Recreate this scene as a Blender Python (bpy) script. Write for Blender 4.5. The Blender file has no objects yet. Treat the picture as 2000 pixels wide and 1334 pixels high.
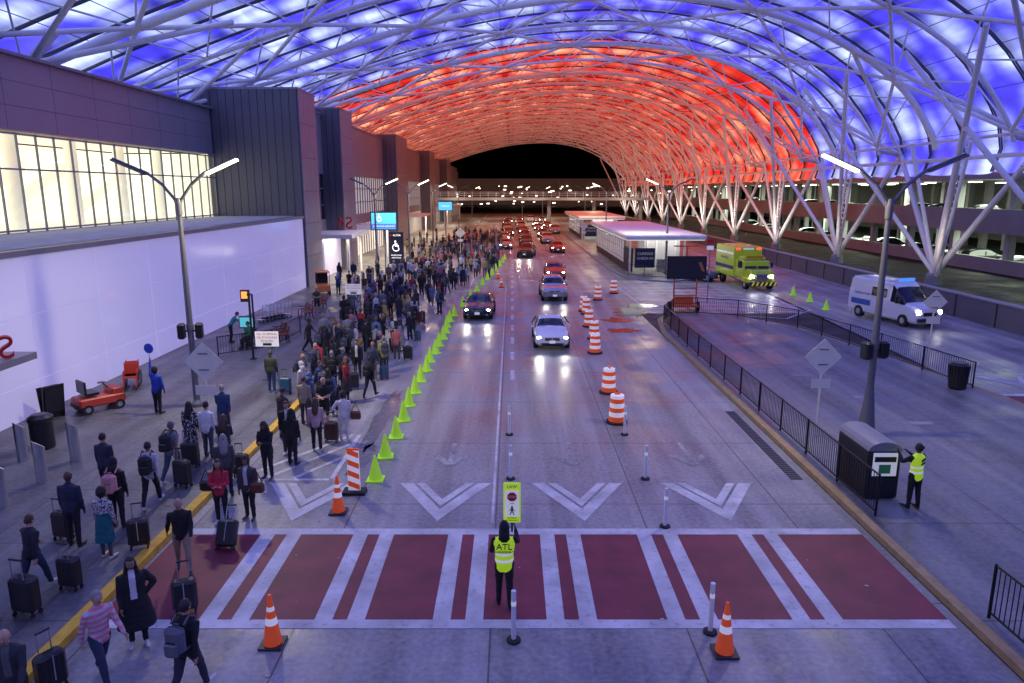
import bpy, math, random, bmesh
import numpy as np
from mathutils import Vector, Matrix, noise as mnoise
random.seed(7)
R=math.radians
scene=bpy.context.scene
COL=scene.collection
# ------------------------------------------------------------------ world
w=bpy.data.worlds.new("World"); scene.world=w; w.use_nodes=True
nt=w.node_tree; bg=nt.nodes['Background']
sky=nt.nodes.new('ShaderNodeTexSky'); sky.sky_type='NISHITA'; sky.sun_disc=False
sky.sun_elevation=R(-5); sky.sun_rotation=R(200)
nt.links.new(sky.outputs[0],bg.inputs[0]); bg.inputs[1].default_value=0.1
scene.view_settings.view_transform='Standard'; scene.view_settings.look='None'; scene.view_settings.exposure=0
# ------------------------------------------------------------------ materials
MC={}
def nosample(m):
    try: m.cycles.emission_sampling='NONE'
    except Exception: pass
def mat(name,col=(.5,.5,.5),rough=.6,metal=0,emit=None,es=0,var=.15,scale=2.0,bump=0,bscale=30,rvar=0):
    if name in MC: return MC[name]
    m=bpy.data.materials.new(name); m.use_nodes=True; n=m.node_tree.nodes; l=m.node_tree.links
    b=n['Principled BSDF']; b.inputs['Roughness'].default_value=rough; b.inputs['Metallic'].default_value=metal
    tc=n.new('ShaderNodeTexCoord'); nz=n.new('ShaderNodeTexNoise'); nz.inputs['Scale'].default_value=scale; nz.inputs['Detail'].default_value=5
    l.new(tc.outputs['Object'],nz.inputs['Vector'])
    mx=n.new('ShaderNodeMix'); mx.data_type='RGBA'
    mx.inputs[6].default_value=(*[c*(1-var) for c in col],1); mx.inputs[7].default_value=(*[min(1,c*(1+var)) for c in col],1)
    l.new(nz.outputs['Fac'],mx.inputs[0]); l.new(mx.outputs[2],b.inputs['Base Color'])
    if rvar:
        mr=n.new('ShaderNodeMapRange'); mr.inputs[1].default_value=.3; mr.inputs[2].default_value=.7
        mr.inputs[3].default_value=max(.03,rough-rvar); mr.inputs[4].default_value=min(1,rough+rvar)
        l.new(nz.outputs['Fac'],mr.inputs[0]); l.new(mr.outputs[0],b.inputs['Roughness'])
    if bump:
        n2=n.new('ShaderNodeTexNoise'); n2.inputs['Scale'].default_value=bscale; l.new(tc.outputs['Object'],n2.inputs['Vector'])
        bp=n.new('ShaderNodeBump'); bp.inputs['Strength'].default_value=bump; bp.inputs['Distance'].default_value=.02
        l.new(n2.outputs['Fac'],bp.inputs['Height']); l.new(bp.outputs[0],b.inputs['Normal'])
    if emit:
        b.inputs['Emission Color'].default_value=(*emit,1); b.inputs['Emission Strength'].default_value=es
        nosample(m)
    MC[name]=m; return m
def cloth(c): 
    c=tuple(round(x,3) for x in c)
    return mat('cloth_%s_%s_%s'%c,c,.85,var=.25,scale=9,bump=.5,bscale=14)
steel=mat('white_painted_steel',(.74,.74,.74),.4,var=.08)
dark=mat('dark_plastic',(.02,.02,.022),.5)
black=mat('black_paint',(.015,.015,.017),.35)
rubber=mat('rubber',(.02,.02,.02),.8)
chrome=mat('brushed_steel',(.6,.6,.62),.25,.9,var=.1,scale=8)
greypaint=mat('grey_metal_paint',(.24,.24,.27),.4,.2)
white=mat('white_paint',(.75,.75,.76),.5,var=.1)
orange=mat('safety_orange',(.95,.13,.02),.45,emit=(1,.1,.02),es=.16)  # faint glow put into the orange plastic, though it is no lamp
lime=mat('lime_cone',(.45,.85,.03),.45,emit=(.5,1,.05),es=.16)  # cone plastic also glows faintly by itself
glassd=mat('dark_car_glass',(.015,.017,.02),.06,var=0)
lampmat=mat('lamp_lens',(1,1,1),.3,emit=(1,.9,.5),es=9)
headm=mat('headlight_lens',(1,1,1),.2,emit=(1,.96,.85),es=30)
tailm=mat('tail_light',(.5,.02,.02),.3,emit=(1,.05,.03),es=3)
redp=mat('red_paint',(.55,.03,.02),.4)
concrete=mat('concrete',(.3,.3,.3),.8,var=.2,scale=.8,bump=.2)
yellowp=mat('yellow_kerb_paint',(.7,.42,.04),.7,var=.35,scale=5)
# ------------------------------------------------------------------ mesh builder
class MB:
    def __init__(s): s.v=[];s.f=[];s.mi=[];s.sm=[];s.mats=[]
    def m(s,mt):
        if mt not in s.mats: s.mats.append(mt)
        return s.mats.index(mt)
    def add(s,vs,fs,mt,sm=False):
        o=len(s.v); k=s.m(mt); s.v+= [tuple(p) for p in vs]
        for f in fs: s.f.append(tuple(i+o for i in f)); s.mi.append(k); s.sm.append(sm)
    def box(s,c,d,mt,rz=0,rx=0,ry=0):
        x,y,z=[a/2 for a in d]
        vs=[Vector((i*x,j*y,k*z)) for i in(-1,1) for j in(-1,1) for k in(-1,1)]
        if rz or rx or ry:
            M=Matrix.Rotation(rz,3,'Z')@Matrix.Rotation(ry,3,'Y')@Matrix.Rotation(rx,3,'X'); vs=[M@v for v in vs]
        c=Vector(c); vs=[v+c for v in vs]
        s.add(vs,[(0,1,3,2),(4,6,7,5),(0,4,5,1),(2,3,7,6),(0,2,6,4),(1,5,7,3)],mt)
    def cham(s,c,d,r,mt,rz=0):
        x,y,z=[a/2 for a in d]; 
        def ring(xx,yy,zz,q): return [(xx-q,-yy,zz),(xx,-yy+q,zz),(xx,yy-q,zz),(xx-q,yy,zz),(-xx+q,yy,zz),(-xx,yy-q,zz),(-xx,-yy+q,zz),(-xx+q,-yy,zz)]
        rs=[ring(x-r,y-r,-z,r*.6),ring(x,y,-z+r,r),ring(x,y,z-r,r),ring(x-r,y-r,z,r*.6)]
        M=Matrix.Rotation(rz,3,'Z'); c=Vector(c)
        vs=[M@Vector(p)+c for q in rs for p in q]; fs=[]
        for k in range(3):
            for i in range(8): fs.append((k*8+i,k*8+(i+1)%8,(k+1)*8+(i+1)%8,(k+1)*8+i))
        fs.append(tuple(range(7,-1,-1))); fs.append(tuple(range(24,32)))
        s.add(vs,fs,mt)
    def tube(s,p,q,r,mt,r2=None,n=8,cap=True,sm=True):
        p=Vector(p);q=Vector(q);d=q-p
        if d.length<1e-6:return
        d.normalize(); a=d.orthogonal().normalized(); b=d.cross(a); r2=r if r2 is None else r2
        vs=[];fs=[]
        for (c,rr) in((p,r),(q,r2)):
            for i in range(n):
                t=2*math.pi*i/n; vs.append(c+a*(rr*math.cos(t))+b*(rr*math.sin(t)))
        for i in range(n): fs.append((i,(i+1)%n,n+(i+1)%n,n+i))
        s.add(vs,fs,mt,sm)
        if cap: s.add(vs,[tuple(range(n-1,-1,-1)),tuple(range(n,2*n))],mt,False)
    def path(s,pts,r,mt,n=8):
        for a,b in zip(pts,pts[1:]): s.tube(a,b,r,mt,n=n,cap=False)
    def lathe(s,prof,c,mt,n=16,sm=True):
        vs=[];c=Vector(c)
        for (r,z) in prof:
            for i in range(n):
                t=2*math.pi*i/n; vs.append(c+Vector((r*math.cos(t),r*math.sin(t),z)))
        mts=mt if isinstance(mt,list) else [mt]*(len(prof)-1)
        for k in range(len(prof)-1):
            s.add(vs[k*n:(k+2)*n],[(i,(i+1)%n,n+(i+1)%n,n+i) for i in range(n)],mts[k],sm)
        s.add(vs[-n:],[tuple(range(n))],mts[-1])
    def ell(s,c,r,mt,n=10,k=7):
        c=Vector(c);vs=[];fs=[]
        for j in range(k+1):
            ph=math.pi*j/k
            for i in range(n):
                t=2*math.pi*i/n; vs.append(c+Vector((r[0]*math.sin(ph)*math.cos(t),r[1]*math.sin(ph)*math.sin(t),r[2]*math.cos(ph))))
        for j in range(k):
            for i in range(n): fs.append((j*n+i,(j+1)*n+i,(j+1)*n+(i+1)%n,j*n+(i+1)%n))
        s.add(vs,fs,mt,True)
    def prism(s,poly,z0,z1,mt,mtside=None):
        n=len(poly); vs=[(x,y,z0) for x,y in poly]+[(x,y,z1) for x,y in poly]
        s.add(vs,[tuple(range(n,2*n))],mt); s.add(vs,[(i,(i+1)%n,n+(i+1)%n,n+i) for i in range(n)],mtside or mt)
    def obj(s,name,parent=None,loc=(0,0,0),rz=0,scale=1):
        me=bpy.data.meshes.new(name); me.from_pydata([tuple(v) for v in s.v],[],s.f)
        for m_ in s.mats: me.materials.append(m_)
        me.polygons.foreach_set('material_index',s.mi); me.polygons.foreach_set('use_smooth',s.sm); me.update()
        o=bpy.data.objects.new(name,me); COL.objects.link(o); o.location=loc; o.rotation_euler=(0,0,rz); o.scale=(scale,)*3
        if parent: o.parent=parent
        return o
def inst(o,name,loc,rz=0,scale=1,parent=None):
    n=bpy.data.objects.new(name,o.data); COL.objects.link(n); n.location=loc; n.rotation_euler=(0,0,rz); n.scale=(scale,)*3
    if parent: n.parent=parent
    return n
def empty(name,loc=(0,0,0),rz=0):
    e=bpy.data.objects.new(name,None); COL.objects.link(e); e.location=loc; e.rotation_euler=(0,0,rz); e.empty_display_size=.2; return e
def text(s,size,loc,mt,parent=None,rot=(R(90),0,0),ext=.002,name='lettering',align='CENTER',sx=1):
    c=bpy.data.curves.new(name,'FONT'); c.body=s; c.size=size; c.align_x=align; c.align_y='CENTER'; c.extrude=ext; c.materials.append(mt)
    o=bpy.data.objects.new(name,c); COL.objects.link(o); o.location=loc; o.rotation_euler=rot; o.scale=(sx,1,1)
    if parent:o.parent=parent
    return o
def arealight(name,loc,en,size,col,parent=None,rot=(0,0,0)):
    ld=bpy.data.lights.new(name,'AREA'); ld.energy=en; ld.size=size; ld.color=col; lo=bpy.data.objects.new(name,ld); COL.objects.link(lo); lo.location=loc; lo.rotation_euler=rot
    if parent: lo.parent=parent
    return lo
# ------------------------------------------------------------------ camera
cam=bpy.data.cameras.new('camera'); co=bpy.data.objects.new('camera',cam); COL.objects.link(co)
co.location=(0,0,8); co.rotation_euler=(R(90)-math.atan(295/1400),0,0); cam.sensor_width=36; cam.lens=25.2; cam.clip_end=3000; cam.clip_start=.1
scene.camera=co
# ------------------------------------------------------------------ ground & road
def roadmat(name,col,rough,jx,jy,dark_=.55,x0=0,y0=0):
    m=bpy.data.materials.new(name); m.use_nodes=True; n=m.node_tree.nodes; l=m.node_tree.links; b=n['Principled BSDF']
    g=n.new('ShaderNodeNewGeometry'); sp=n.new('ShaderNodeSeparateXYZ'); l.new(g.outputs['Position'],sp.inputs[0])
    def joint(out,per,off):
        a=n.new('ShaderNodeMath'); a.operation='ADD'; a.inputs[1].default_value=1000*per+off; l.new(out,a.inputs[0])
        p=n.new('ShaderNodeMath'); p.operation='PINGPONG'; p.inputs[1].default_value=per/2; l.new(a.outputs[0],p.inputs[0])
        r=n.new('ShaderNodeMath'); r.operation='LESS_THAN'; r.inputs[1].default_value=.018; l.new(p.outputs[0],r.inputs[0]); return r
    jX=joint(sp.outputs[0],jx,x0); jY=joint(sp.outputs[1],jy,y0)
    mx=n.new('ShaderNodeMath'); mx.operation='MAXIMUM'; l.new(jX.outputs[0],mx.inputs[0]); l.new(jY.outputs[0],mx.inputs[1])
    n1=n.new('ShaderNodeTexNoise'); n1.inputs['Scale'].default_value=.35; n1.inputs['Detail'].default_value=8; n1.inputs['Roughness'].default_value=.65; l.new(g.outputs['Position'],n1.inputs['Vector'])
    n2=n.new('ShaderNodeTexNoise'); n2.inputs['Scale'].default_value=9; n2.inputs['Detail'].default_value=8; l.new(g.outputs['Position'],n2.inputs['Vector'])
    mp=n.new('ShaderNodeMapping'); mp.inputs['Scale'].default_value=(1.3,.05,1); l.new(g.outputs['Position'],mp.inputs[0])
    n3=n.new('ShaderNodeTexNoise'); n3.inputs['Scale'].default_value=1; n3.inputs['Detail'].default_value=6; l.new(mp.outputs[0],n3.inputs['Vector'])
    s1=n.new('ShaderNodeMath'); s1.operation='MULTIPLY_ADD'; l.new(n3.outputs['Fac'],s1.inputs[0]); s1.inputs[1].default_value=1.5; l.new(n1.outputs['Fac'],s1.inputs[2])
    s2=n.new('ShaderNodeMath'); s2.operation='MULTIPLY_ADD'; l.new(n2.outputs['Fac'],s2.inputs[0]); s2.inputs[1].default_value=.8; l.new(s1.outputs[0],s2.inputs[2])
    cr=n.new('ShaderNodeMapRange'); cr.inputs[1].default_value=1.25; cr.inputs[2].default_value=2.05; cr.inputs[3].default_value=.45; cr.inputs[4].default_value=1.5; l.new(s2.outputs[0],cr.inputs[0])
    jm=n.new('ShaderNodeMath'); jm.operation='MULTIPLY_ADD'; l.new(mx.outputs[0],jm.inputs[0]); jm.inputs[1].default_value=-dark_; jm.inputs[2].default_value=1
    pr=n.new('ShaderNodeMath'); pr.operation='MULTIPLY'; l.new(cr.outputs[0],pr.inputs[0]); l.new(jm.outputs[0],pr.inputs[1])
    vo=n.new('ShaderNodeTexVoronoi'); vo.inputs['Scale'].default_value=.8; l.new(g.outputs['Position'],vo.inputs['Vector'])
    vr=n.new('ShaderNodeMapRange'); vr.inputs[1].default_value=.02; vr.inputs[2].default_value=.05; vr.inputs[3].default_value=.7; vr.inputs[4].default_value=1; l.new(vo.outputs['Distance'],vr.inputs[0])
    p2=n.new('ShaderNodeMath'); p2.operation='MULTIPLY'; l.new(pr.outputs[0],p2.inputs[0]); l.new(vr.outputs[0],p2.inputs[1])
    vm=n.new('ShaderNodeVectorMath'); vm.operation='SCALE'; vm.inputs[0].default_value=col; l.new(p2.outputs[0],vm.inputs['Scale']); l.new(vm.outputs[0],b.inputs['Base Color'])
    rr=n.new('ShaderNodeMapRange'); rr.inputs[1].default_value=.4; rr.inputs[2].default_value=.62; rr.inputs[3].default_value=rough-.2; rr.inputs[4].default_value=rough+.12; l.new(n1.outputs['Fac'],rr.inputs[0]); l.new(rr.outputs[0],b.inputs['Roughness'])
    bp=n.new('ShaderNodeBump'); bp.inputs['Strength'].default_value=.3; bp.inputs['Distance'].default_value=.012; l.new(n2.outputs['Fac'],bp.inputs['Height']); l.new(bp.outputs[0],b.inputs['Normal'])
    return m
asph=roadmat('ground_asphalt',(.03,.03,.032),.8,50,50)
conc_road=roadmat('concrete_road',(.27,.265,.26),.48,3.66,4.6,.65,x0=.4,y0=1)
sidew=roadmat('sidewalk_concrete',(.14,.14,.14),.5,3,3,.5)
islandm=roadmat('island_concrete',(.17,.17,.17),.5,4,4,.45)
g=MB(); g.add([(-600,-300,0),(600,-300,0),(600,1500,0),(-600,1500,0)],[(0,1,2,3)],asph); g.obj('ground')
g=MB()
g.add([(-8,-20,.006),(8.5,-20,.006),(8.5,47,.006),(20,47,.006),(19,28,.006),(19,-20,.006),(28.8,-20,.006),(28.8,260,.006),(-8,260,.006)],[(0,1,2,8),(2,3,7,8),(3,4,7),(4,5,6,7)],conc_road); g.obj('road')
g=MB(); g.prism([(-40,-20),(-8.25,-20),(-8.25,260),(-40,260)],-.02,.15,sidew); g.obj('sidewalk')
g=MB(); g.prism([(-8.246,-20),(-8.0,-20),(-8.0,66),(-8.246,66)],0,.153,yellowp,yellowp)
g.prism([(-8.246,66.01),(-8.0,66.01),(-8.0,260),(-8.246,260)],0,.153,concrete,concrete); g.obj('kerb')
isl=[(8.75,-15),(8.75,40),(9.3,44),(10.3,46),(12,46.3),(14.5,45.3),(16.9,41.5),(18.2,34),(19,26),(19.2,-15)]
def kerbed(poly,name,km,kw=.25):
    g=MB(); c=Vector((sum(p[0] for p in poly)/len(poly),sum(p[1] for p in poly)/len(poly)))
    n=len(poly); outer=[]
    for i in range(n):
        p0=Vector(poly[i-1]);p1=Vector(poly[i]);p2=Vector(poly[(i+1)%n])
        t=((p1-p0).normalized()+(p2-p1).normalized()).normalized(); nn=Vector((t.y,-t.x))
        if (p1-c).dot(nn)<0: nn=-nn
        outer.append(tuple(p1+nn*kw))
    g.prism(poly,.0,.15,islandm)
    vs=[(x,y,.152) for x,y in poly]+[(x,y,.152) for x,y in outer]+[(x,y,0) for x,y in outer]
    fs=[]
    for i in range(n): j=(i+1)%n; fs+= [(i,j,n+j,n+i),(n+i,n+j,2*n+j,2*n+i)]
    g.add(vs,fs,km); return g.obj(name)
tan=mat('worn_kerb_paint',(.36,.25,.12),.75,var=.45,scale=4)
kerbed(isl,'traffic_island',tan)
isl2=[(10.6,68),(10.2,74),(10.0,90),(10.0,170),(19.6,170),(19.6,80),(19.2,72),(17.5,66),(14,63.5),(11.6,65)]
kerbed(isl2,'traffic_island',concrete)
def worn(name,col,lo,hi,sc=7,rough=.6,under=(.16,.155,.15)):
    m=bpy.data.materials.new(name); m.use_nodes=True; n=m.node_tree.nodes; l=m.node_tree.links; b=n['Principled BSDF']; b.inputs['Roughness'].default_value=rough
    g=n.new('ShaderNodeNewGeometry'); nz=n.new('ShaderNodeTexNoise'); nz.inputs['Scale'].default_value=sc; nz.inputs['Detail'].default_value=9; nz.inputs['Roughness'].default_value=.7; l.new(g.outputs['Position'],nz.inputs['Vector'])
    r=n.new('ShaderNodeMapRange'); r.inputs[1].default_value=lo; r.inputs[2].default_value=hi; l.new(nz.outputs['Fac'],r.inputs[0])
    mx=n.new('ShaderNodeMix'); mx.data_type='RGBA'; mx.inputs[6].default_value=(*under,1); mx.inputs[7].default_value=(*col,1); l.new(r.outputs[0],mx.inputs[0])
    n2=n.new('ShaderNodeTexNoise'); n2.inputs['Scale'].default_value=1.2; n2.inputs['Detail'].default_value=6; l.new(g.outputs['Position'],n2.inputs['Vector'])
    r2=n.new('ShaderNodeMapRange'); r2.inputs[1].default_value=.3; r2.inputs[2].default_value=.7; r2.inputs[3].default_value=.65; r2.inputs[4].default_value=1.15; l.new(n2.outputs['Fac'],r2.inputs[0])
    vm=n.new('ShaderNodeVectorMath'); vm.operation='SCALE'; l.new(mx.outputs[2],vm.inputs[0]); l.new(r2.outputs[0],vm.inputs['Scale']); l.new(vm.outputs[0],b.inputs['Base Color'])
    return m
wmark=worn('worn_white_marking',(.62,.62,.63),.28,.46,under=(.3,.3,.3)); wfaint=worn('faint_white_marking',(.44,.44,.45),.42,.62,under=(.25,.25,.25))
maroon=worn('maroon_crosswalk_paint',(.21,.025,.045),.2,.38,5)
patchm=worn('concrete_repair_patch',(.3,.3,.3),.25,.5,4,under=(.2,.2,.2))
mk=MB()
def strip(x0,y0,x1,y1,mt,z=.014): mk.add([(x0,y0,z),(x1,y0,z),(x1,y1,z),(x0,y1,z)],[(0,1,2,3)],mt)
def line(a,b,wd,mt=wmark,z=.014):
    a=Vector(a);b=Vector(b);d=(b-a).normalized();n=Vector((-d.y,d.x))*wd/2
    mk.add([(*(a-n),z),(*(b-n),z),(*(b+n),z),(*(a+n),z)],[(0,1,2,3)],mt)
Y0,Y1=12.25,15.7
strip(-7.9,Y0-.28,8.3,Y0,wmark); strip(-7.9,Y1,8.3,Y1+.3,wmark)
bars=[-5.5,-3.3,-1.05,1.12,3.42,5.8]
prev=-7.9
for b_ in bars:
    strip(prev,Y0+.001,b_-.46,Y1-.001,maroon,.010)
    strip(b_-.46,Y0,b_-.12,Y1,wmark); strip(b_-.12,Y0,b_+.16,Y1,maroon,.010); strip(b_+.16,Y0,b_+.5,Y1,wmark); prev=b_+.5
strip(prev,Y0+.001,8.3,Y1-.001,maroon,.010)
def chev(cx,y0,y1,hw,flip=1):
    sl=(y1-y0)/hw
    for (o1,o2) in((0,.37),(.46,.7)):
        for s in(-1,1):
            mk.add([(cx,y0+o1*sl,.014),(cx+s*(hw-o1),y1,.014),(cx+s*(hw-o2),y1,.014),(cx,y0+o2*sl,.014)],[(0,1,2,3)],wmark)
for cx in(-5.45,-1.85,1.8,5.4): chev(cx,16.4,18.75,1.27)
for a,b in (((-7.8,19),(-5,19)),((-7.8,19),(-5.3,22.8)),((-5.1,19),(-5.1,22.8)),((-7.0,19.1),(-5.2,21.9)),((-6.2,19.1),(-5.2,20.7))): line(a,b,.14)
for cx in(-1.85,1.8,5.4):
    line((cx,20.2),(cx,22),.16,wfaint); line((cx-.5,20.9),(cx,20.1),.2,wfaint,.0145); line((cx+.5,20.9),(cx,20.1),.2,wfaint,.015)
y=22.5
while y<230:
    if y>28: strip(-.07,y,.11,y+1.7,wmark)
    if y>58: strip(3.6,y,3.76,y+1.6,wmark)
    strip(23.8,y+1,23.95,y+2.8,wmark) if y>44 or y<30 else None
    y+=3.7
strip(-.52,16.3,-.45,60,wmark,.012)
strip(-3.62,60,-3.5,230,wmark)
line((19.6,48),(19.8,230),.12); line((28.2,-10),(28.2,250),.12)
gp=[(9.3,48.2),(8.9,60),(13.5,62.5),(17.5,60.5),(20.5,48.5),(17.5,45)]
for a,b in zip(gp,gp[1:]+gp[:1]): line(a,b,.15)
for k in range(7):
    yy=48.8+k*1.8; line((9.4,yy),(13.8,yy+.3),.35,wmark,.0145); line((13.8,yy+.3),(19.9-k*.3,yy-1.6),.35,wmark,.015)
strip(19.6,24.2,28.6,27.4,maroon,.010); strip(19.6,27.4,28.6,27.7,wmark); strip(19.6,23.9,28.6,24.2,wmark)
for x in (21.3,24,26.7): strip(x,24.2,x+.35,27.4,wmark)
for cx in(21.6,25.6): chev(cx,28.2,30.5,1.27)
mk.obj('road_markings')
pt=MB()
for (x,y,a,b_) in((13.7,23.4,.8,.35),(14.6,21.8,.5,.7),(13.2,26.6,.5,.3),(12.2,30,.9,.5),(15.2,33,.4,.6)): pt.add([(x,y,.156),(x+a,y+.05,.156),(x+a-.05,y+b_,.156),(x+.04,y+b_,.156)],[(0,1,2,3)],patchm)
pt.obj('pavement_patches')
lt=MB(); rp=random.Random(4); paper=mat('litter_paper',(.55,.5,.42),.8)
for i in range(60):
    x=rp.uniform(-7.5,8);y=rp.uniform(10.5,50);a=rp.uniform(.015,.045);t=rp.uniform(0,3); lt.box((x,y,.02),(a*1.6,a,.006),paper,rz=t)
lt.obj('litter')
gm=mat('drain_grate_iron',(.09,.09,.095),.5,.4)
g=MB(); g.box((8.05,22.2,.011),(.34,6.4,.008),mat('drain_channel',(.04,.04,.045),.7))
for k in range(42): g.box((8.05,19.1+k*.152,.018),(.32,.09,.012),gm)
g.obj('drain_grate')
wet=mat('wet_ground',(.14,.137,.13),.24,var=.4,rvar=.12,scale=3,bump=.2,bscale=6)
wet2=mat('standing_water',(.03,.03,.03),.04,var=.3,bump=.1,bscale=5); wet2.node_tree.nodes['Principled BSDF'].inputs['Specular IOR Level'].default_value=1.0
def puddle(cx,cy,rx,ry,seed,z=.0105,mt=None):
    g=MB(); n=46; vs=[(cx,cy,z)]
    for i in range(n):
        t=2*math.pi*i/n; r=1+.6*mnoise.noise(Vector((math.cos(t)*2.2+seed,math.sin(t)*2.2,seed)))+.3*mnoise.noise(Vector((math.cos(t)*7,math.sin(t)*7,seed)))
        vs.append((cx+rx*r*math.cos(t),cy+ry*r*math.sin(t),z))
    g.add(vs,[(0,1+i,1+(i+1)%n) for i in range(n)],mt or wet); g.obj('puddle')
puddle(-4.7,25,.3,3.2,1.3);puddle(-4.6,20.8,.3,1.2,9.3)
puddle(6.7,44.4,1.0,.9,5,.016,wet2);puddle(8.0,47.7,1.0,1.6,2,.018,wet2);puddle(6.5,41,.9,.6,8,.016,wet2);puddle(9.2,50,1.0,.9,3,.018,wet2);puddle(7.2,46.2,.5,.5,12,.016,wet2)
# ------------------------------------------------------------------ canopy
prof=[(-33,14.8),(-27,17.3),(-18,20.5),(-8,23.4),(2,25.2),(12,25.6),(21,24.4),(28,21.8),(33.5,18.2),(36.9,14),(37.9,11.4),(37.4,9.4)]
def cr(p0,p1,p2,p3,t): return .5*((2*p1)+(-p0+p2)*t+(2*p0-5*p1+4*p2-p3)*t*t+(-p0+3*p1-3*p2+p3)*t**3)
PV=[Vector(p) for p in prof]; fine=[]
for i in range(len(PV)-1):
    a=PV[max(i-1,0)];b=PV[i];c=PV[i+1];d=PV[min(i+2,len(PV)-1)]
    for k in range(20): fine.append(cr(a,b,c,d,k/20))
fine.append(PV[-1])
cum=[0]
for a,b in zip(fine,fine[1:]): cum.append(cum[-1]+(b-a).length)
LEN=cum[-1]
def pf(s,off=0):
    d=min(max(s,0),1)*LEN; i=int(np.searchsorted(cum,d)); i=min(max(i,1),len(fine)-1)
    t=(d-cum[i-1])/(cum[i]-cum[i-1]); p=fine[i-1].lerp(fine[i],t); tg=(fine[i]-fine[i-1]).normalized(); nn=Vector((tg.y,-tg.x))
    return p+nn*off
SW=4.75
m=bpy.data.materials.new('lit_roof_membrane'); m.use_nodes=True; n=m.node_tree.nodes; l=m.node_tree.links
for q in list(n): n.remove(q)
out=n.new('ShaderNodeOutputMaterial'); em=n.new('ShaderNodeEmission'); gl=n.new('ShaderNodeBsdfGlossy'); gl.inputs['Roughness'].default_value=.3; gl.inputs[0].default_value=(.14,.14,.14,1)
ad=n.new('ShaderNodeAddShader'); l.new(em.outputs[0],ad.inputs[0]); l.new(gl.outputs[0],ad.inputs[1]); l.new(ad.outputs[0],out.inputs[0])
uv=n.new('ShaderNodeUVMap'); sp=n.new('ShaderNodeSeparateXYZ'); l.new(uv.outputs[0],sp.inputs[0])
def M_(op,a,b=None,c=None):
    q=n.new('ShaderNodeMath'); q.operation=op
    for i,x in enumerate((a,b,c)):
        if x is None: continue
        if isinstance(x,(int,float)): q.inputs[i].default_value=x
        else: l.new(x,q.inputs[i])
    return q.outputs[0]
def MR(x,a,b,c,d):
    q=n.new('ShaderNodeMapRange'); q.interpolation_type='SMOOTHSTEP'; l.new(x,q.inputs[0])
    for i,k in enumerate((a,b,c,d)): q.inputs[i+1].default_value=k
    return q.outputs[0]
U=sp.outputs[0];V=sp.outputs[1]
mp=n.new('ShaderNodeMapping'); mp.inputs['Scale'].default_value=(1/4.4,1/SW,1); l.new(uv.outputs[0],mp.inputs[0])
vo=n.new('ShaderNodeTexVoronoi'); vo.inputs['Randomness'].default_value=.4; vo.inputs['Scale'].default_value=1; l.new(mp.outputs[0],vo.inputs['Vector'])
blob=MR(vo.outputs['Distance'],.06,.68,1,0)
mp2=n.new('ShaderNodeMapping'); mp2.inputs['Scale'].default_value=(1/14,1/8,1); l.new(uv.outputs[0],mp2.inputs[0])
nz=n.new('ShaderNodeTexNoise'); nz.inputs['Scale'].default_value=1; nz.inputs['Detail'].default_value=3; l.new(mp2.outputs[0],nz.inputs['Vector'])
big=MR(nz.outputs['Fac'],.36,.56,.38,1.15)
mp3=n.new('ShaderNodeMapping'); mp3.inputs['Scale'].default_value=(1/1.2,1/5.,1); l.new(uv.outputs[0],mp3.inputs[0])
nz3=n.new('ShaderNodeTexNoise'); nz3.inputs['Scale'].default_value=1; nz3.inputs['Detail'].default_value=4; l.new(mp3.outputs[0],nz3.inputs['Vector'])
streak=MR(nz3.outputs['Fac'],.3,.65,.78,1.12)
crown=MR(U,14,52,1.5,.85)
bl=M_('MULTIPLY',M_('MULTIPLY',blob,big),M_('MULTIPLY',streak,crown))
ed=M_('PINGPONG',M_('ADD',V,28.25+95*SW),SW/2)
seam=M_('MULTIPLY',MR(ed,.1,.9,.45,1),streak)
def mixc(f,a,b):
    q=n.new('ShaderNodeMix'); q.data_type='RGBA'; q.clamp_factor=True; l.new(f,q.inputs[0])
    for i,x in((6,a),(7,b)):
        if isinstance(x,tuple): q.inputs[i].default_value=(*x,1)
        else: l.new(x,q.inputs[i])
    return q.outputs[2]
bluec=mixc(bl,(.075,.06,1.05),(.9,1.08,1.9)); redc=mixc(bl,(.98,.012,.010),(2.1,.62,.36))
isred=MR(V,90.4,90.6,0,1)
colr=mixc(isred,bluec,redc)
fade=MR(V,120,240,1,.55)
l.new(colr,em.inputs[0]); l.new(M_('MULTIPLY',seam,fade),em.inputs[1])
membrane=m; nosample(m)
YS=5-33.25-12*SW; NSTRIP=70
me=bpy.data.meshes.new('membrane'); vs=[];fs=[];uvs=[]
NS=56;NW=6
for k in range(NSTRIP):
    y0=YS+k*SW
    s0=0.0 if y0>38 else .13
    o=len(vs)
    for j in range(NW+1):
        tt=j/NW; bulge=.5*(1-(2*tt-1)**2)
        for i in range(NS+1):
            s=s0+(1-s0)*i/NS; p=pf(s,-bulge); vs.append((p.x,y0+SW*tt,p.y))
            uvs.append((s*LEN,y0+SW*tt))
    for j in range(NW):
        for i in range(NS):
            a=o+j*(NS+1)+i; fs.append((a,a+1,a+NS+2,a+NS+1))
me.from_pydata(vs,[],fs); ul=me.uv_layers.new(name='UVMap')
for p in me.polygons:
    p.use_smooth=True
    for li in p.loop_indices: ul.data[li].uv=uvs[me.loops[li].vertex_index]
me.materials.append(membrane)
canopy=empty('arched_canopy')
o=bpy.data.objects.new('membrane',me); COL.objects.link(o); o.parent=canopy
rib=MB(); ribm=mat('canopy_rib',(.10,.10,.13),.5)
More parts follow.
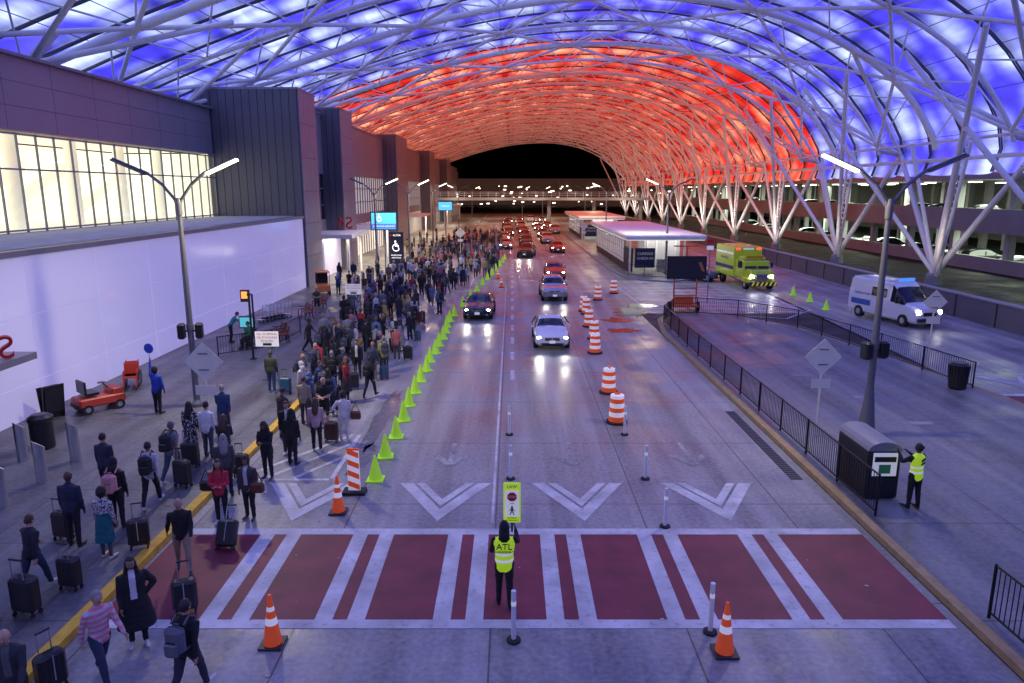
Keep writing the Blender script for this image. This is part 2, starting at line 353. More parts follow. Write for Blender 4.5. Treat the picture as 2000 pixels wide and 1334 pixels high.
for k in range(NSTRIP+1):
    y=YS+k*SW; s0=0 if y>38 else .13
    pts=[(pf(s0+(1-s0)*i/44,.12).x,y,pf(s0+(1-s0)*i/44,.12).y) for i in range(45)]
    rib.path([(a,b-.13,c) for a,b,c in pts],.07,ribm,5); rib.path([(a,b+.13,c) for a,b,c in pts],.07,ribm,5)
for i in range(1,24):
    s=i/24.; p=pf(s,.1); rib.tube((p.x,40 if s<.14 else YS,p.y),(p.x,YS+NSTRIP*SW,p.y),.03,ribm,n=4,cap=False)
rib.obj('ribs',canopy)
tr=MB(); Yk=[5+9.5*k for k in range(-3,26)]; NJ=11
S=[.06+.89*j/(NJ-1) for j in range(NJ)]
def P3(s,off,y): p=pf(s,off); return Vector((p.x,y,p.y))
for k,y in enumerate(Yk):
    off=2.4
    main=(k%2==1)
    pts=[P3(.03+.94*i/52,off,y) for i in range(53)]
    tr.path(pts,.26 if main else .16,steel,10)
    if k+1<len(Yk):
        ym=y+4.75
        for j in range(NJ-1):
            so=(S[j]+S[j+1])/2; q=P3(so,.3,ym)
            for (kk,jj) in((y,j),(y,j+1),(y+9.5,j),(y+9.5,j+1)):
                tr.tube(P3(S[jj],off,kk),q,.065,steel,n=6,cap=False)
        for j in range(NJ-1):
            if (j+k)%2==0: tr.tube(P3(S[j],off,y),P3(S[j+1],off,y+9.5),.14,steel,n=8,cap=False)
            else: tr.tube(P3(S[j+1],off,y),P3(S[j],off,y+9.5),.14,steel,n=8,cap=False)
tr.obj('truss_arches',canopy)
lg=MB()
def ladder(p,q,wd,r):
    p=Vector(p);q=Vector(q); d=(q-p).normalized(); sd=Vector((0,1,0))-d*d.y; sd.normalize(); sd*=wd/2
    lg.tube(p-sd*.5,q-sd,r,steel); lg.tube(p+sd*.5,q+sd,r,steel)
    n_=int((q-p).length/.55)
    for i in range(1,n_):
        t=i/n_; c=p.lerp(q,t); lg.tube(c-sd*(.5+.5*t),c+sd*(.5+.5*t),r*.45,steel,n=6,cap=False)
yf=5-19
while yf<240:
    F=Vector((36.6,yf,.9)); lg.lathe([(.7,-.9),(.6,0),(.35,.15)],F,concrete,12)
    lg.ell(F+Vector((0,0,.15)),(.4,.4,.35),steel)
    for dy in(-1,1):
        lg.tube(F,P3(.975,.3,yf+dy*9.5),.27,steel,r2=.22,n=10)
        lg.tube(F,P3(.83,2.4,yf+dy*14.25),.2,steel,n=8)
        lg.tube(P3(.975,.3,yf+dy*9.5),P3(.80,2.4,yf),.17,steel,n=8)
        lg.tube(P3(.96,2.4,yf+dy*9.5),P3(.975,.3,yf+dy*9.5),.17,steel,n=8)
    ladder(F+Vector((-.2,-.3,0)),P3(.955,2.4,yf-4.2),1.4,.14)
    lg.tube(F,P3(.955,2.4,yf+3.5),.17,steel,n=8)
    if yf>50: arealight('structure_uplight',(33.2,yf-3,1.8),130 if yf<90 else 480,1.2,(1,.85,.78),canopy,(R(155),0,R(0)))
    yf+=19
lg.path([P3(.985,.3,-25),P3(.985,.3,245)],.18,steel); lg.path([P3(.955,2.4,-25),P3(.955,2.4,245)],.12,steel)
yf=2.5
while yf<240:
    b=Vector((-25.2,yf,14.4)); tp=P3(.115,2.4,yf)
    lg.tube(b,tp,.24,steel); lg.tube(b,P3(.06,2.4,yf+8),.17,steel); lg.tube(b,P3(.2,2.4,yf+8),.17,steel); lg.tube(b,P3(.2,2.4,yf-6),.14,steel)
    yf+=18.5
lg.path([P3(.06,2.4,-20),P3(.06,2.4,245)],.14,steel)
lg.obj('support_legs',canopy)
# ------------------------------------------------------------------ terminal building
term=empty('airport_terminal')
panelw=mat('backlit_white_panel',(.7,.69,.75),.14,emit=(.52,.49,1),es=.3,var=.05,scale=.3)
metalp=mat('grey_metal_cladding',(.28,.27,.31),.4,.25,var=.12,scale=.3)
metald=mat('dark_metal_cladding',(.12,.12,.15),.4,.25,var=.15,scale=.25)
roofm=mat('roof_membrane_white',(.45,.45,.45),.8,var=.35,scale=1)
b=MB()
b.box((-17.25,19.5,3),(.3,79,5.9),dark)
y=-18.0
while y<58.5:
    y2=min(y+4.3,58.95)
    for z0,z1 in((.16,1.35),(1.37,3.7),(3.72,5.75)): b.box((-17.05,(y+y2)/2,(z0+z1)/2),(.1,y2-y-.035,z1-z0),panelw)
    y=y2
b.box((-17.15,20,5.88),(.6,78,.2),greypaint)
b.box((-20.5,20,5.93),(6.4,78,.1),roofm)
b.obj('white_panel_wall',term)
b=MB(); cream=mat('interior_wall_glow',(.8,.8,.7),.8,emit=(1,.94,.68),es=.85,var=.0)  # back and end walls glow by themselves in place of room lamps
inw=mat('interior_white',(.75,.74,.68),.7,emit=(1,.93,.7),es=.5)  # floor, ceiling and columns glow too, light put into the material
inw2=mat('stair_side_panel',(.75,.74,.68),.7,emit=(1,.95,.74),es=.62)  # stair panels made to glow much like the wall behind them
b.box((-31,20,8.3),(.2,77,5),cream); b.box((-27.5,58.3,8.3),(7,.2,5),cream); b.box((-27.5,20,5.99),(7,77,.04),inw); b.box((-27.5,20,10.95),(7,77,.1),inw)
cs_=mat('ceiling_strip',(1,1,1),.5,emit=(1,.97,.85),es=4)
for k in range(14):
    yy=-15+k*5.4; b.tube((-26.5,yy,6.0),(-26.5,yy,10.9),.35,inw,n=14)
    if k<13: b.box((-29.6,yy+2,7.6+(k%3)*.5),(.3,7.5,.7),inw2,rx=R(22))
    b.box((-28,yy+1,9.7),(1.0,.12,.08),cs_)
b.obj('interior_hall',term)
gw=bpy.data.materials.new('window_glass'); gw.use_nodes=True; n=gw.node_tree.nodes; l=gw.node_tree.links; n.remove(n['Principled BSDF'])
t_=n.new('ShaderNodeBsdfTransparent'); t_.inputs[0].default_value=(.9,.92,.9,1); g_=n.new('ShaderNodeBsdfGlossy'); g_.inputs['Roughness'].default_value=.03; mx=n.new('ShaderNodeMixShader'); mx.inputs[0].default_value=.14
l.new(t_.outputs[0],mx.inputs[1]); l.new(g_.outputs[0],mx.inputs[2]); l.new(mx.outputs[0],n['Material Output'].inputs[0])
b=MB(); b.add([(-23.85,-18,5.98),(-23.85,58.9,5.98),(-23.85,58.9,10.8),(-23.85,-18,10.8)],[(0,1,2,3)],gw)
y=-18
while y<58.9:
    b.box((-23.8,y,8.35),(.1,.06,4.75),greypaint); y+=1.45
for z in(6.1,9.0,10.65): b.box((-23.78,20.4,z),(.14,76.8,.08),greypaint)
b.obj('clerestory_windows',term)
b=MB(); b.box((-24.4,20.4,12.55),(1,77,3.5),dark)
y=-18
while y<58.5:
    y2=min(y+3.8,58.9)
    for z0,z1 in((10.82,11.95),(11.97,13.1),(13.12,14.25)): b.box((-23.86,(y+y2)/2,(z0+z1)/2),(.12,y2-y-.03,z1-z0-.0),metalp)
    y=y2
b.box((-26,20.4,14.33),(5,77,.14),greypaint); b.obj('upper_cladding_wall',term)
def tower(x0,x1,y0,y1,z1,z0=0):
    b=MB(); b.box(((x0+x1)/2,(y0+y1)/2,(z0+z1)/2),(x1-x0-.1,y1-y0-.1,z1-z0-.1),dark)
    x=x0
    while x<x1-.05:
        x2=min(x+.62,x1); b.box(((x+x2)/2,y0-.0,(z0+z1)/2),(x2-x-.04,.14,z1-z0),metald); x=x2
    y=y0+.1
    while y<y1-.05:
        y2=min(y+1.25,y1)
        z=z0
        while z<z1-.05:
            zz=min(z+2.65,z1); b.box((x1,(y+y2)/2,(z+zz)/2),(.14,y2-y-.03,zz-z-.03),metalp); z=zz
        y=y2
    b.box(((x0+x1)/2,(y0+y1)/2,z1+.05),(x1-x0+.2,y1-y0+.2,.16),greypaint)
    b.obj('service_tower',term)
tower(-25,-16.9,59.1,64,15.8); tower(-25,-16.9,73,78.5,15.8); tower(-25,-16.8,107,118,15.8); tower(-25,-16.8,150,160,15.8); tower(-25,-16.8,190,200,15.8)
warm=mat('lit_interior_glass',(.6,.58,.5),.2,emit=(1,.88,.66),es=.75,var=.3,scale=.5)
warm2=mat('lit_upper_glass',(.5,.5,.5),.15,emit=(.9,.85,.8),es=.35,var=.4,scale=.4)
b=MB()
for (y0,y1) in((64,73),(78.5,107),(118,150),(160,190),(200,250)):
    x=-18.6
    b.box((x-.4,(y0+y1)/2,12.4),(.6,y1-y0,5.6),metalp); b.box((x-3,(y0+y1)/2,15.3),(6,y1-y0,.2),greypaint)
    b.box((x-.4,(y0+y1)/2,7.4),(.3,y1-y0,4.4),warm2 if y0>65 else glassd); b.box((x-.4,(y0+y1)/2,4.6),(.7,y1-y0,1.2),metalp)
    b.box((x-.4,(y0+y1)/2,2.0),(.3,y1-y0,4.0),warm)
    yy=y0
    while yy<y1:
        b.box((x-.2,yy,4.8),(.16,.12,9.6),greypaint); yy+=1.5
    for z in(3.0,6.6,8.2): b.box((x-.2,(y0+y1)/2,z),(.14,y1-y0,.1),greypaint)
    b.box((x+1.9,(y0+min(y1,y0+12))/2+1,3.9),(4.4,min(y1-y0,10)-1,.35),white)
    for q in(y0+2,min(y1,y0+10)-1.5): b.tube((x+3.6,q,.15),(x+3.6,q,3.75),.12,steel)
b.box((-17.3,69,1.9),(.3,6.5,3.4),panelw)
b.obj('entrance_bays',term)
text('S4',1.5,(-15.0,65.2,5.1),redp,term,rot=(R(90),0,0),ext=.1,sx=-1)
b=MB()
b.box((-18.0,19.5,1.4),(2.4,5,2.5),metald); b.box((-17.2,19.8,2.75),(3.4,6,.22),greypaint); b.box((-16.75,20.2,1.4),(.1,3.2,2.4),glassd)
b.obj('entrance_vestibule',term)
text('S',1.0,(-15.75,21.8,3.2),redp,term,rot=(R(90),0,R(35)),ext=.14,sx=-1)
for yy in(68,85,100,125,140,170): arealight('entrance_light',(-15.5,yy,3.6),480,5,(1,.85,.62),term)
# ------------------------------------------------------------------ footbridge far
fb=MB(); fb.box((8,187,5.9),(75,5,.7),concrete)
for z in(6.8,7.2,7.6): fb.box((8,184.6,z),(75,.06,.05),steel)
for x in range(-28,46,2): fb.box((x,184.6,6.95),(.07,.07,1.5),steel)
for x in(-16,9.5,21,33): fb.tube((x,187,0),(x,187,5.6),.5,concrete,n=12)
fb.obj('pedestrian_bridge')
for x in(-14,-4,6,16,28): arealight('bridge_light',(x,181,8.6),380,1.5,(1,.9,.75))
farb=MB(); fm=mat('far_building',(.06,.045,.045),.8,emit=(.6,.25,.2),es=.06); lit=mat('distant_lights',(1,1,1),.5,emit=(1,.85,.6),es=6)  # far building walls get a faint brownish glow in place of light on them
farb.box((10,420,6),(200,20,17),fm); farb.box((-60,400,9),(60,20,18),fm); farb.box((70,390,7),(90,20,14),fm)
rq=random.Random(8)
for i in range(110): farb.box((rq.uniform(-70,110),379.5,rq.uniform(1,10.5)),(rq.uniform(.4,1.6),.2,.4),lit)
farb.obj('distant_building')
# ------------------------------------------------------------------ barrier + parking deck
b=MB(); bc=mat('barrier_wall_grey',(.12,.12,.135),.7,var=.2,scale=.5); b.box((29.0,110,.72),(.45,290,1.44),bc); b.box((29.0,110,1.48),(.6,290,.08),concrete)
y=-30
while y<250: b.box((28.74,y,.7),(.03,.06,1.4),black); y+=4
b.obj('barrier_wall')
pk=MB(); pkc=mat('deck_concrete',(.3,.3,.3),.8,var=.2,scale=.4)
dl=mat('deck_light',(1,1,1),.5,emit=(.9,1,.8),es=8); dr=mat('deck_red_glow',(1,.1,.1),.5,emit=(1,.05,.03),es=1.2)
for z,h in((.2,2.3),(5.0,2.4),(9.4,.6)): pk.box((48,110,z),(.5,260,h),pkc)
for z in(-.2,4.6,9.3): pk.box((64,110,z),(32,260,.35),pkc)
for yy in range(-10,240,9):
    for x in(49,58,67): pk.box((x,yy,4.5),(.7,.7,9.5),pkc)
    for z in(4.25,8.95): pk.box((53,yy+4,z),(.25,2.2,.08),dl); pk.box((62,yy+4,z),(.25,2.2,.08),dl)
pk.box((47.7,110,9.9),(.1,260,.25),dr)  # glowing strip painted along the roof edge for red light on the slab
pk.box((80,110,4.5),(.3,260,9.5),pkc)
pk.obj('parking_garage')
for yy in range(45,200,30):
    for z in(4.0,8.7): arealight('garage_light',(54,yy,z),2400,8,(.85,1,.75))
# ------------------------------------------------------------------ pavilions
def pavilion(x0,x1,y0,y1,name='curbside_check_in_pavilion',txt=True):
    e=empty(name,((x0+x1)/2,y0,0)); b=MB(); L=y1-y0; W=x1-x0
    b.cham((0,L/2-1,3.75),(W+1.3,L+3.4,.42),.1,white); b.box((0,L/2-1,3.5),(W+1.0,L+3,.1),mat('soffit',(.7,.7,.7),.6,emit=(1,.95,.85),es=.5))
    lw=mat('pavilion_glass_lit',(.35,.35,.38),.12,emit=(.95,.95,1),es=.16,var=.4,scale=.8)
    b.box((-W/2+.3,L/2+2,1.9),(.12,L-5,2.3),lw); b.box((-W/2+.3,L/2+2,.45),(.2,L-5,.75),dark)
    b.box((.9,3.6,1.9),(W-2.6,.12,2.9),lw); b.box((W/2-.4,L/2+3,1.9),(.12,L-6,2.9),lw)
    yy=2
    while yy<L: b.box((-W/2+.3,yy+2,1.9),(.2,.09,3.2),chrome); yy+=1.6
    for z in(1.2,2.2,3.0): b.box((-W/2+.3,L/2+2,z),(.18,L-5,.06),chrome)
    for x in(-W/2+.3,W/2-.6):
        for q in(.6,L/2,L-1): b.tube((x,q,.15),(x,q,3.5),.1,white)
    for k in range(5): b.box((-.6+k*.95,3.5,1.9),(.08,.2,2.9),white)
    b.box((-W/2+1.7,.3,1.6),(1.9,.3,1.9),mat('navy_panel',(.012,.015,.06),.4)); b.box((-W/2+.5,3,1.3),(.4,3.6,2.3),dark)
    for x in(.6,2.0): b.box((x,1.8,.75),(1.1,.6,1.2),chrome)
    b.obj('structure',e)
    if txt:
        text('CURBSIDE',.34,(-W/2+1.7,.13,2.0),white,e); text('CHECK-IN',.34,(-W/2+1.7,.13,1.55),white,e)
    arealight('pavilion_light',(1,4,3.4),300,4,(1,.93,.8),e)
pavilion(11.2,17.4,69.5,97); pavilion(11.2,17.4,118,145)
# ------------------------------------------------------------------ fences
fencem=mat('black_fence_metal',(.012,.012,.015),.4,.3)
def fence(pts,z0=.15,h=1.07,name='metal_fence'):
    b=MB()
    for (x0,y0),(x1,y1) in zip(pts,pts[1:]):
        p=Vector((x0,y0,0));q=Vector((x1,y1,0));L=(q-p).length;d=(q-p)/L
        for z in(z0+.12,z0+h): b.tube(p+Vector((0,0,z)),q+Vector((0,0,z)),.024,fencem,n=6)
        k=int(L/.13)
        for i in range(k+1):
            c=p+d*(L*i/k); b.tube(c+Vector((0,0,z0+.1)),c+Vector((0,0,z0+h)),.010,fencem,n=4,cap=False)
        k=max(1,round(L/2.4))
        for i in range(k+1):
            c=p+d*(L*i/k); b.tube(c+Vector((0,0,z0)),c+Vector((0,0,z0+h+.03)),.032,fencem,n=6)
    b.obj(name)
fence([(8.95,16.4),(8.98,25),(9.0,36),(9.2,42.8),(10.4,45.6),(12,45.9),(14.3,44.8),(16.6,41),(17.9,34),(18.7,28.1)])
fence([(8.95,12.1),(9.0,3)])
fence([(11.0,67.8),(12.2,66),(14.5,65),(17,66.8)])
# ------------------------------------------------------------------ street lamps
def lampost(x,y,z0=.15,H=7.5,litside=1,flare=False,en=420,rz=0):
    e=empty('street_lamp',(x,y,z0),rz); b=MB(); pm=mat('lamp_pole_grey',(.16,.16,.18),.45,.3)
    if flare: b.lathe([(.30,0),(.27,.1),(.25,.4),(.13,1.5),(.115,1.6)],(0,0,0),pm,16)
    b.lathe([(.2,0),(.2,.12),(.115,.25),(.1,H*.6),(.075,H)],(0,0,0),pm,14)
    b.lathe([(.13,2.9),(.13,3.1)],(0,0,0),pm,12); b.lathe([(.11,H-.5),(.12,H-.1),(.1,H+.1)],(0,0,0),pm,12)
    for s in(-1,1):
        pts=[(0,0,H-.3),(s*.12,0,H+.05),(s*.5,0,H+.55),(s*1.0,0,H+.95)]
        b.path(pts,.055,pm,8)
        a=Vector((s*1.0,0,H+.95)); t=Vector((s*2.15,0,H+1.45)); b.tube(a,t,.05,pm,r2=.03,n=8)
        L=(t-a).length; ang=-math.atan2(t.z-a.z,(t.x-a.x))
        lm=lampmat if s==litside else pm
        b.box(a.lerp(t,.55)+Vector((0,0,-.07)),(L*.95,.22,.07),lm,ry=ang)
    b.obj('pole',e)
    ld=bpy.data.lights.new('lamp_light','AREA'); ld.shape='RECTANGLE'; ld.size=1.1; ld.size_y=.2; ld.energy=en; ld.color=(1,.86,.58)
    lo=bpy.data.objects.new('lamp_light',ld); COL.objects.link(lo); lo.location=(litside*1.6,0,H+1.05); lo.rotation_euler=(0,R(-12*litside),0); lo.parent=e
    return e
lampost(-11.7,25.6,litside=1,en=800); lampost(11.6,22.4,litside=-1,flare=True,en=420)
for (x,y,s) in((-12.6,67,1),(-10.8,76,1),(-12,110,1),(-11,150,-1),(14.9,69.5,-1),(14.5,112,-1),(15,150,1),(-11.5,210,1),(3,215,1),(9,215,1)): lampost(x,y,litside=s,en=700)
for (x,y,zz) in((-11.7,25.6,3.0),(11.6,22.4,3.0)):
    b=MB(); 
    for s in(-1,1): b.cham((s*.3,0,0),(.26,.34,.56),.05,dark); b.box((s*.3,-.175,0),(.2,.02,.46),black); b.box((s*.14,0,0),(.12,.06,.06),dark)
    b.obj('loudspeaker',None,(x,y,zz),rz=R(15))
# ------------------------------------------------------------------ signs
signback=mat('sign_back_aluminium',(.8,.76,.6),.5,0)
def diamond(x,y,z,h,z0=.15):
    b=MB(); b.tube((0,.05,z0),(0,.05,z+h*.6),.035,signback); 
    b.add([(0,0,z-h),(h,0,z),(0,0,z+h),(-h,0,z),(0,.012,z-h),(h,.012,z),(0,.012,z+h),(-h,.012,z)],[(0,1,2,3),(7,6,5,4),(0,4,5,1),(1,5,6,2),(2,6,7,3),(3,7,4,0)],signback)
    b.box((0,0,z-h-.28),(.62,.012,.3),signback); 
    for zz in(z-.25,z+.25): b.box((0,-.012,zz),(.3,.02,.04),greypaint)
    b.obj('diamond_warning_sign',None,(x,y,0))
diamond(-9.3,21,2.95,.6); diamond(9.95,22.3,2.8,.6); diamond(18.8,31.5,3.15,.55)
diamond(-6.0,84,3.2,.6); diamond(9.9,100,3.2,.6)
tred=mat('sign_red',(.6,.02,.02),.5); tblack=mat('sign_black',(.02,.02,.02),.5)
signw=mat('sign_white',(.8,.8,.78),.5,emit=(1,1,1),es=.22)
def nostop(x,y,z,rz=0):
    e=empty('no_stopping_sign',(x,y,0),rz); b=MB(); b.tube((.35,.05,.15),(.35,.05,z+.1),.04,greypaint); b.box((0,0,z),(.95,.02,.62),signw); b.obj('panel',e)
    text('NO STOPPING',.125,(0,-.013,z+.2),tred,e); text('OR STANDING',.125,(0,-.013,z+.06),tred,e); text('EXCEPT FOR LOADING',.05,(0,-.013,z-.06),tblack,e); text('VIOLATORS TOWED',.05,(0,-.013,z-.12),tblack,e); b=MB(); b.box((0,-.012,z-.22),(.35,.004,.1),tblack); b.obj('tow_symbol',e)
nostop(-9.95,28.5,2.1); nostop(-9.35,42,2.3)
e=empty('information_screen',(-12,68,0)); b=MB(); b.box((0,0,5.2),(2.5,.2,1.7),black); b.box((0,-.11,5.2),(2.3,.01,1.5),mat('screen_blue',(.05,.4,.7),.3,emit=(.12,.55,1),es=1.1,var=.3,scale=1)); b.box((0,-.117,4.72),(2.3,.006,.45),mat('screen_strip',(.1,.2,.6),.3,emit=(.05,.2,.8),es=.9)); b.tube((0,.1,.15),(0,.1,5),.08,greypaint); b.obj('display',e)
sw=mat('screen_text',(1,1,1),.5,emit=(1,1,1),es=1.1)
text('WHEELCHAIR ASSISTANCE',.17,(0,-.125,4.72),sw,e)
def wheelsym(b,c,s,mt):
    cx,cy,cz=c
    b.ell((cx-.05*s,cy,cz+.42*s),(.08*s,.01,.08*s),mt)
    b.box((cx-.04*s,cy,cz+.2*s),(.08*s,.01,.34*s),mt); b.box((cx+.08*s,cy,cz+.05*s),(.3*s,.01,.07*s),mt); b.box((cx+.2*s,cy,cz-.1*s),(.07*s,.01,.3*s),mt,ry=R(-15)); b.box((cx+.06*s,cy,cz+.2*s),(.2*s,.01,.06*s),mt)
    for i in range(16):
        a=R(100+i*15); a2=R(100+(i+1)*15); b.tube((cx+.28*s*math.cos(a)-.0,cy,cz-.08*s+.28*s*math.sin(a)),(cx+.28*s*math.cos(a2),cy,cz-.08*s+.28*s*math.sin(a2)),.035*s,mt,n=5)
b=MB(); wheelsym(b,(-.4,-.13,5.45),.8,sw); b.obj('wheelchair_symbol',e)
e=empty('wheelchair_assistance_sign',(-11.4,71,0)); b=MB(); b.box((0,0,2.45),(1.45,.25,3.1),mat('navy_panel2',(.01,.012,.04),.4)); b.box((0,0,.5),(.9,.2,.9),dark); wheelsym(b,(0,-.135,2.6),1.2,sw); b.obj('panel',e)
text('ALTEA',.26,(0.1,-.13,3.7),sw,e); b=MB(); b.add([(-.62,-.13,3.7),(-.5,-.13,3.58),(-.38,-.13,3.7),(-.5,-.13,3.82)],[(0,1,2,3)],tred); b.obj('mark',e); text('WHEELCHAIR',.17,(0,-.13,1.75),sw,e); text('ASSISTANCE',.17,(0,-.13,1.5),sw,e)
e=empty('information_screen',(-9.6,105,0)); b=MB(); b.box((0,0,5.8),(2.1,.2,1.3),black); b.box((0,-.11,5.8),(1.95,.01,1.15),MC['screen_blue']); b.tube((0,.1,.15),(0,.1,5.5),.08,greypaint); b.obj('display',e); text('CHECK-IN',.25,(0,-.12,5.8),sw,e)
b=MB(); b.box((0,0,1.25),(.75,.2,.6),black); b.box((0,-.105,1.25),(.66,.01,.5),mat('teal_screen',(.05,.3,.35),.3,emit=(.1,.5,.6),es=.8)); b.box((0,0,.5),(.3,.15,1.0),dark)
b.tube((.35,0,0),(.35,0,2.7),.05,black); b.box((0,0,2.6),(.42,.2,.6),black); b.box((0,-.105,2.65),(.3,.01,.35),mat('amber',(1,.2,.02),.4,emit=(1,.25,.05),es=2)); b.obj('information_kiosk',None,(-13.6,36.2,.15))
b=MB(); b.tube((0,0,0),(0,0,3.1),.055,black); b.box((0,0,3.1),(.14,.14,.1),dark); b.box((0,0,.02),(.25,.25,.04),dark); b.obj('black_post',None,(-12.3,33.2,.15))
# ------------------------------------------------------------------ cones, drums, delineators
rw=mat('retro_white',(.85,.85,.85),.35,emit=(1,1,1),es=.22)
def cone_obj(mt,h,r,name,bands=False):
    b=MB(); b.cham((0,0,.02),(r*2.5,r*2.5,.04),.01,mt if not bands else dark)
    if bands:
        def R_(z): return r*(1-z/h)+.025*(z/h)*1
        zs=[.04,.42*h,.55*h,.68*h,.76*h,.98*h]; p=[(R_(z),z) for z in zs]; b.lathe(p,(0,0,0),[mt,rw,mt,rw,mt],18)
    else: b.lathe([(r,.04),(r*.96,.1),(.035,h*.97),(.02,h)],(0,0,0),mt,16)
    return b.obj(name)
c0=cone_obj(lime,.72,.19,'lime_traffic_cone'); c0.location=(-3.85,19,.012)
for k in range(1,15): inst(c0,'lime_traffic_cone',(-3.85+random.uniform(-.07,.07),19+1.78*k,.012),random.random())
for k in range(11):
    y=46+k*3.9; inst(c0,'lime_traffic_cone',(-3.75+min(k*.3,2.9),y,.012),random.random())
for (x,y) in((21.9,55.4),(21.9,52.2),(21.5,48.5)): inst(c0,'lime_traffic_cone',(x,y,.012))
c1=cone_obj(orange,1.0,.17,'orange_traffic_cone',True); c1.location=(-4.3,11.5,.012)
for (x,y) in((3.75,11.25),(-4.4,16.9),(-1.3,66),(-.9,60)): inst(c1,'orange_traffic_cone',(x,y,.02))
b=MB(); b.lathe([(.38,0),(.38,.06),(.29,.08)],(0,0,0),rubber,20); 
zs=[.08,.26,.42,.58,.74,.9,1.02]; rs=[.29,.28,.27,.26,.25,.24,.22]
for i in range(6): b.lathe([(rs[i],zs[i]),(rs[i]-.004,zs[i+1]-.008),(rs[i+1]-.012,zs[i+1])],(0,0,0),[orange,rw][i%2],20)
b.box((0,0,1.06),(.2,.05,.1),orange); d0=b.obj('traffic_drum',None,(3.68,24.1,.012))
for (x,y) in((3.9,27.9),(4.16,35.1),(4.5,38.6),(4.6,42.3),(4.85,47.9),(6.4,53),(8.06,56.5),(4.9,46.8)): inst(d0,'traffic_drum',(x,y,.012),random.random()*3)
b=MB(); b.lathe([(.13,0),(.13,.035),(.05,.05)],(0,0,0),rubber,14); b.lathe([(.045,.05),(.045,.7),(.046,.71),(.046,.8),(.045,.81),(.045,1.0)],(0,0,0),[white,white,rw,white,white],12); p0=b.obj('delineator_post',None,(.03,11.6,.012))
for (x,y) in((3.66,11.85),(3.71,16.1),(3.77,19.05),(3.76,22.8),(-.04,19.05),(-.09,22.8)): inst(p0,'delineator_post',(x,y,.012))
b=MB(); b.box((0,0,.04),(.6,.4,.08),rubber); b.box((0,0,.65),(.32,.05,1.15),rw)
for k in range(4):
    z=.22+k*.3; b.add([(-.155,-.028,z),(.155,-.028,z-.13),(.155,-.028,z+.02),(-.155,-.028,z+.15)],[(0,1,2,3)],orange)
b.box((0,-.005,1.24),(.34,.06,.05),orange); b.obj('vertical_panel_barricade',None,(-4.25,18.1,.012))
# ------------------------------------------------------------------ bollards, bins, carts, benches
b=MB(); vs=[];n_=20
for zz in(0,1): 
    for i in range(n_):
        t=2*math.pi*i/n_; vs.append((.15*math.cos(t),.15*math.sin(t),0 if zz==0 else 1.1+.12*math.cos(t+2.2)))
b.add(vs,[(i,(i+1)%n_,n_+(i+1)%n_,n_+i) for i in range(n_)],chrome,True); b.add(vs,[tuple(range(n_,2*n_))],rw); bo=b.obj('steel_bollard',None,(-14.5,20.1,.15))
for (x,y) in((-12.9,18.5),(-12.95,20.1),(-12.9,16.9),(-12.5,58),(-12.5,60),(-12.5,62),(-12.5,64),(-12.5,56.5)): inst(bo,'steel_bollard',(x,y,.15))
b=MB(); b.lathe([(.3,0),(.33,.05),(.33,.85),(.36,.9),(.36,1.0),(.25,1.08),(.2,1.1)],(0,0,0),black,20); b.obj('trash_bin',None,(-14.6,21.2,.15)); 
b=MB(); b.lathe([(.26,0),(.33,.1),(.36,.95),(.38,1.0),(.28,1.1)],(0,0,0),mat('dark_bin',(.015,.015,.017),.4),16)
for i in range(20):
    t=2*math.pi*i/20; b.tube((.31*math.cos(t),.31*math.sin(t),.05),(.38*math.cos(t),.38*math.sin(t),1.0),.015,fencem,n=4)
b.obj('trash_can',None,(18.0,28.0,.15))
b=MB(); b.cham((0,0,.68),(.85,1.75,1.3),.05,black); 
rr=[]; 
for i in range(9):
    t=math.pi*i/8; rr.append((.44*math.cos(t),1.33+.24*math.sin(t)))
vs=[(x,-.87,z) for x,z in rr]+[(x,.87,z) for x,z in rr]; b.add(vs,[(i,i+1,9+i+1,9+i) for i in range(8)]+[tuple(range(9)),tuple(range(17,8,-1))],greypaint)
b.box((0,-.885,.98),(.62,.02,.62),signw); b.box((0,-.898,1.12),(.55,.008,.14),mat('bin_slot',(.01,.01,.01),.5)); b.box((0,-.885,.4),(.7,.02,.4),dark); b.box((0,-.90,.86),(.3,.006,.24),mat('recycle_green',(.05,.3,.1),.5)); b.obj('solar_compactor_bin',None,(9.55,18.2,.15))
def wheelsB(b,pts,r,wd,mt=rubber):
    for (x,y,z) in pts:
        b.tube((x-wd/2,y,z),(x+wd/2,y,z),r,mt,n=16); b.tube((x-wd/2-.005,y,z),(x+wd/2+.005,y,z),r*.5,chrome,n=12)
b=MB(); rc=mat('cart_red',(.6,.06,.03),.4); b.cham((0,0,.5),(1.1,1.9,.4),.06,rc); b.cham((0,-.65,.8),(1.0,.5,.35),.05,rc); b.box((0,.35,.85),(.9,.5,.12),black); b.box((0,.65,1.15),(.9,.1,.55),black); b.tube((0,-.45,.9),(0,-.2,1.2),.025,black)
b.lathe([(.17,0),(.17,.02)],(0,-.18,1.2),black,14); b.box((0,.9,.35),(1.0,.2,.15),dark); wheelsB(b,[(-.5,-.65,.22),(.5,-.65,.22),(-.5,.65,.22),(.5,.65,.22)],.22,.14); b.obj('luggage_tug_cart',None,(-15.1,25.2,.15),rz=R(140),scale=.82)
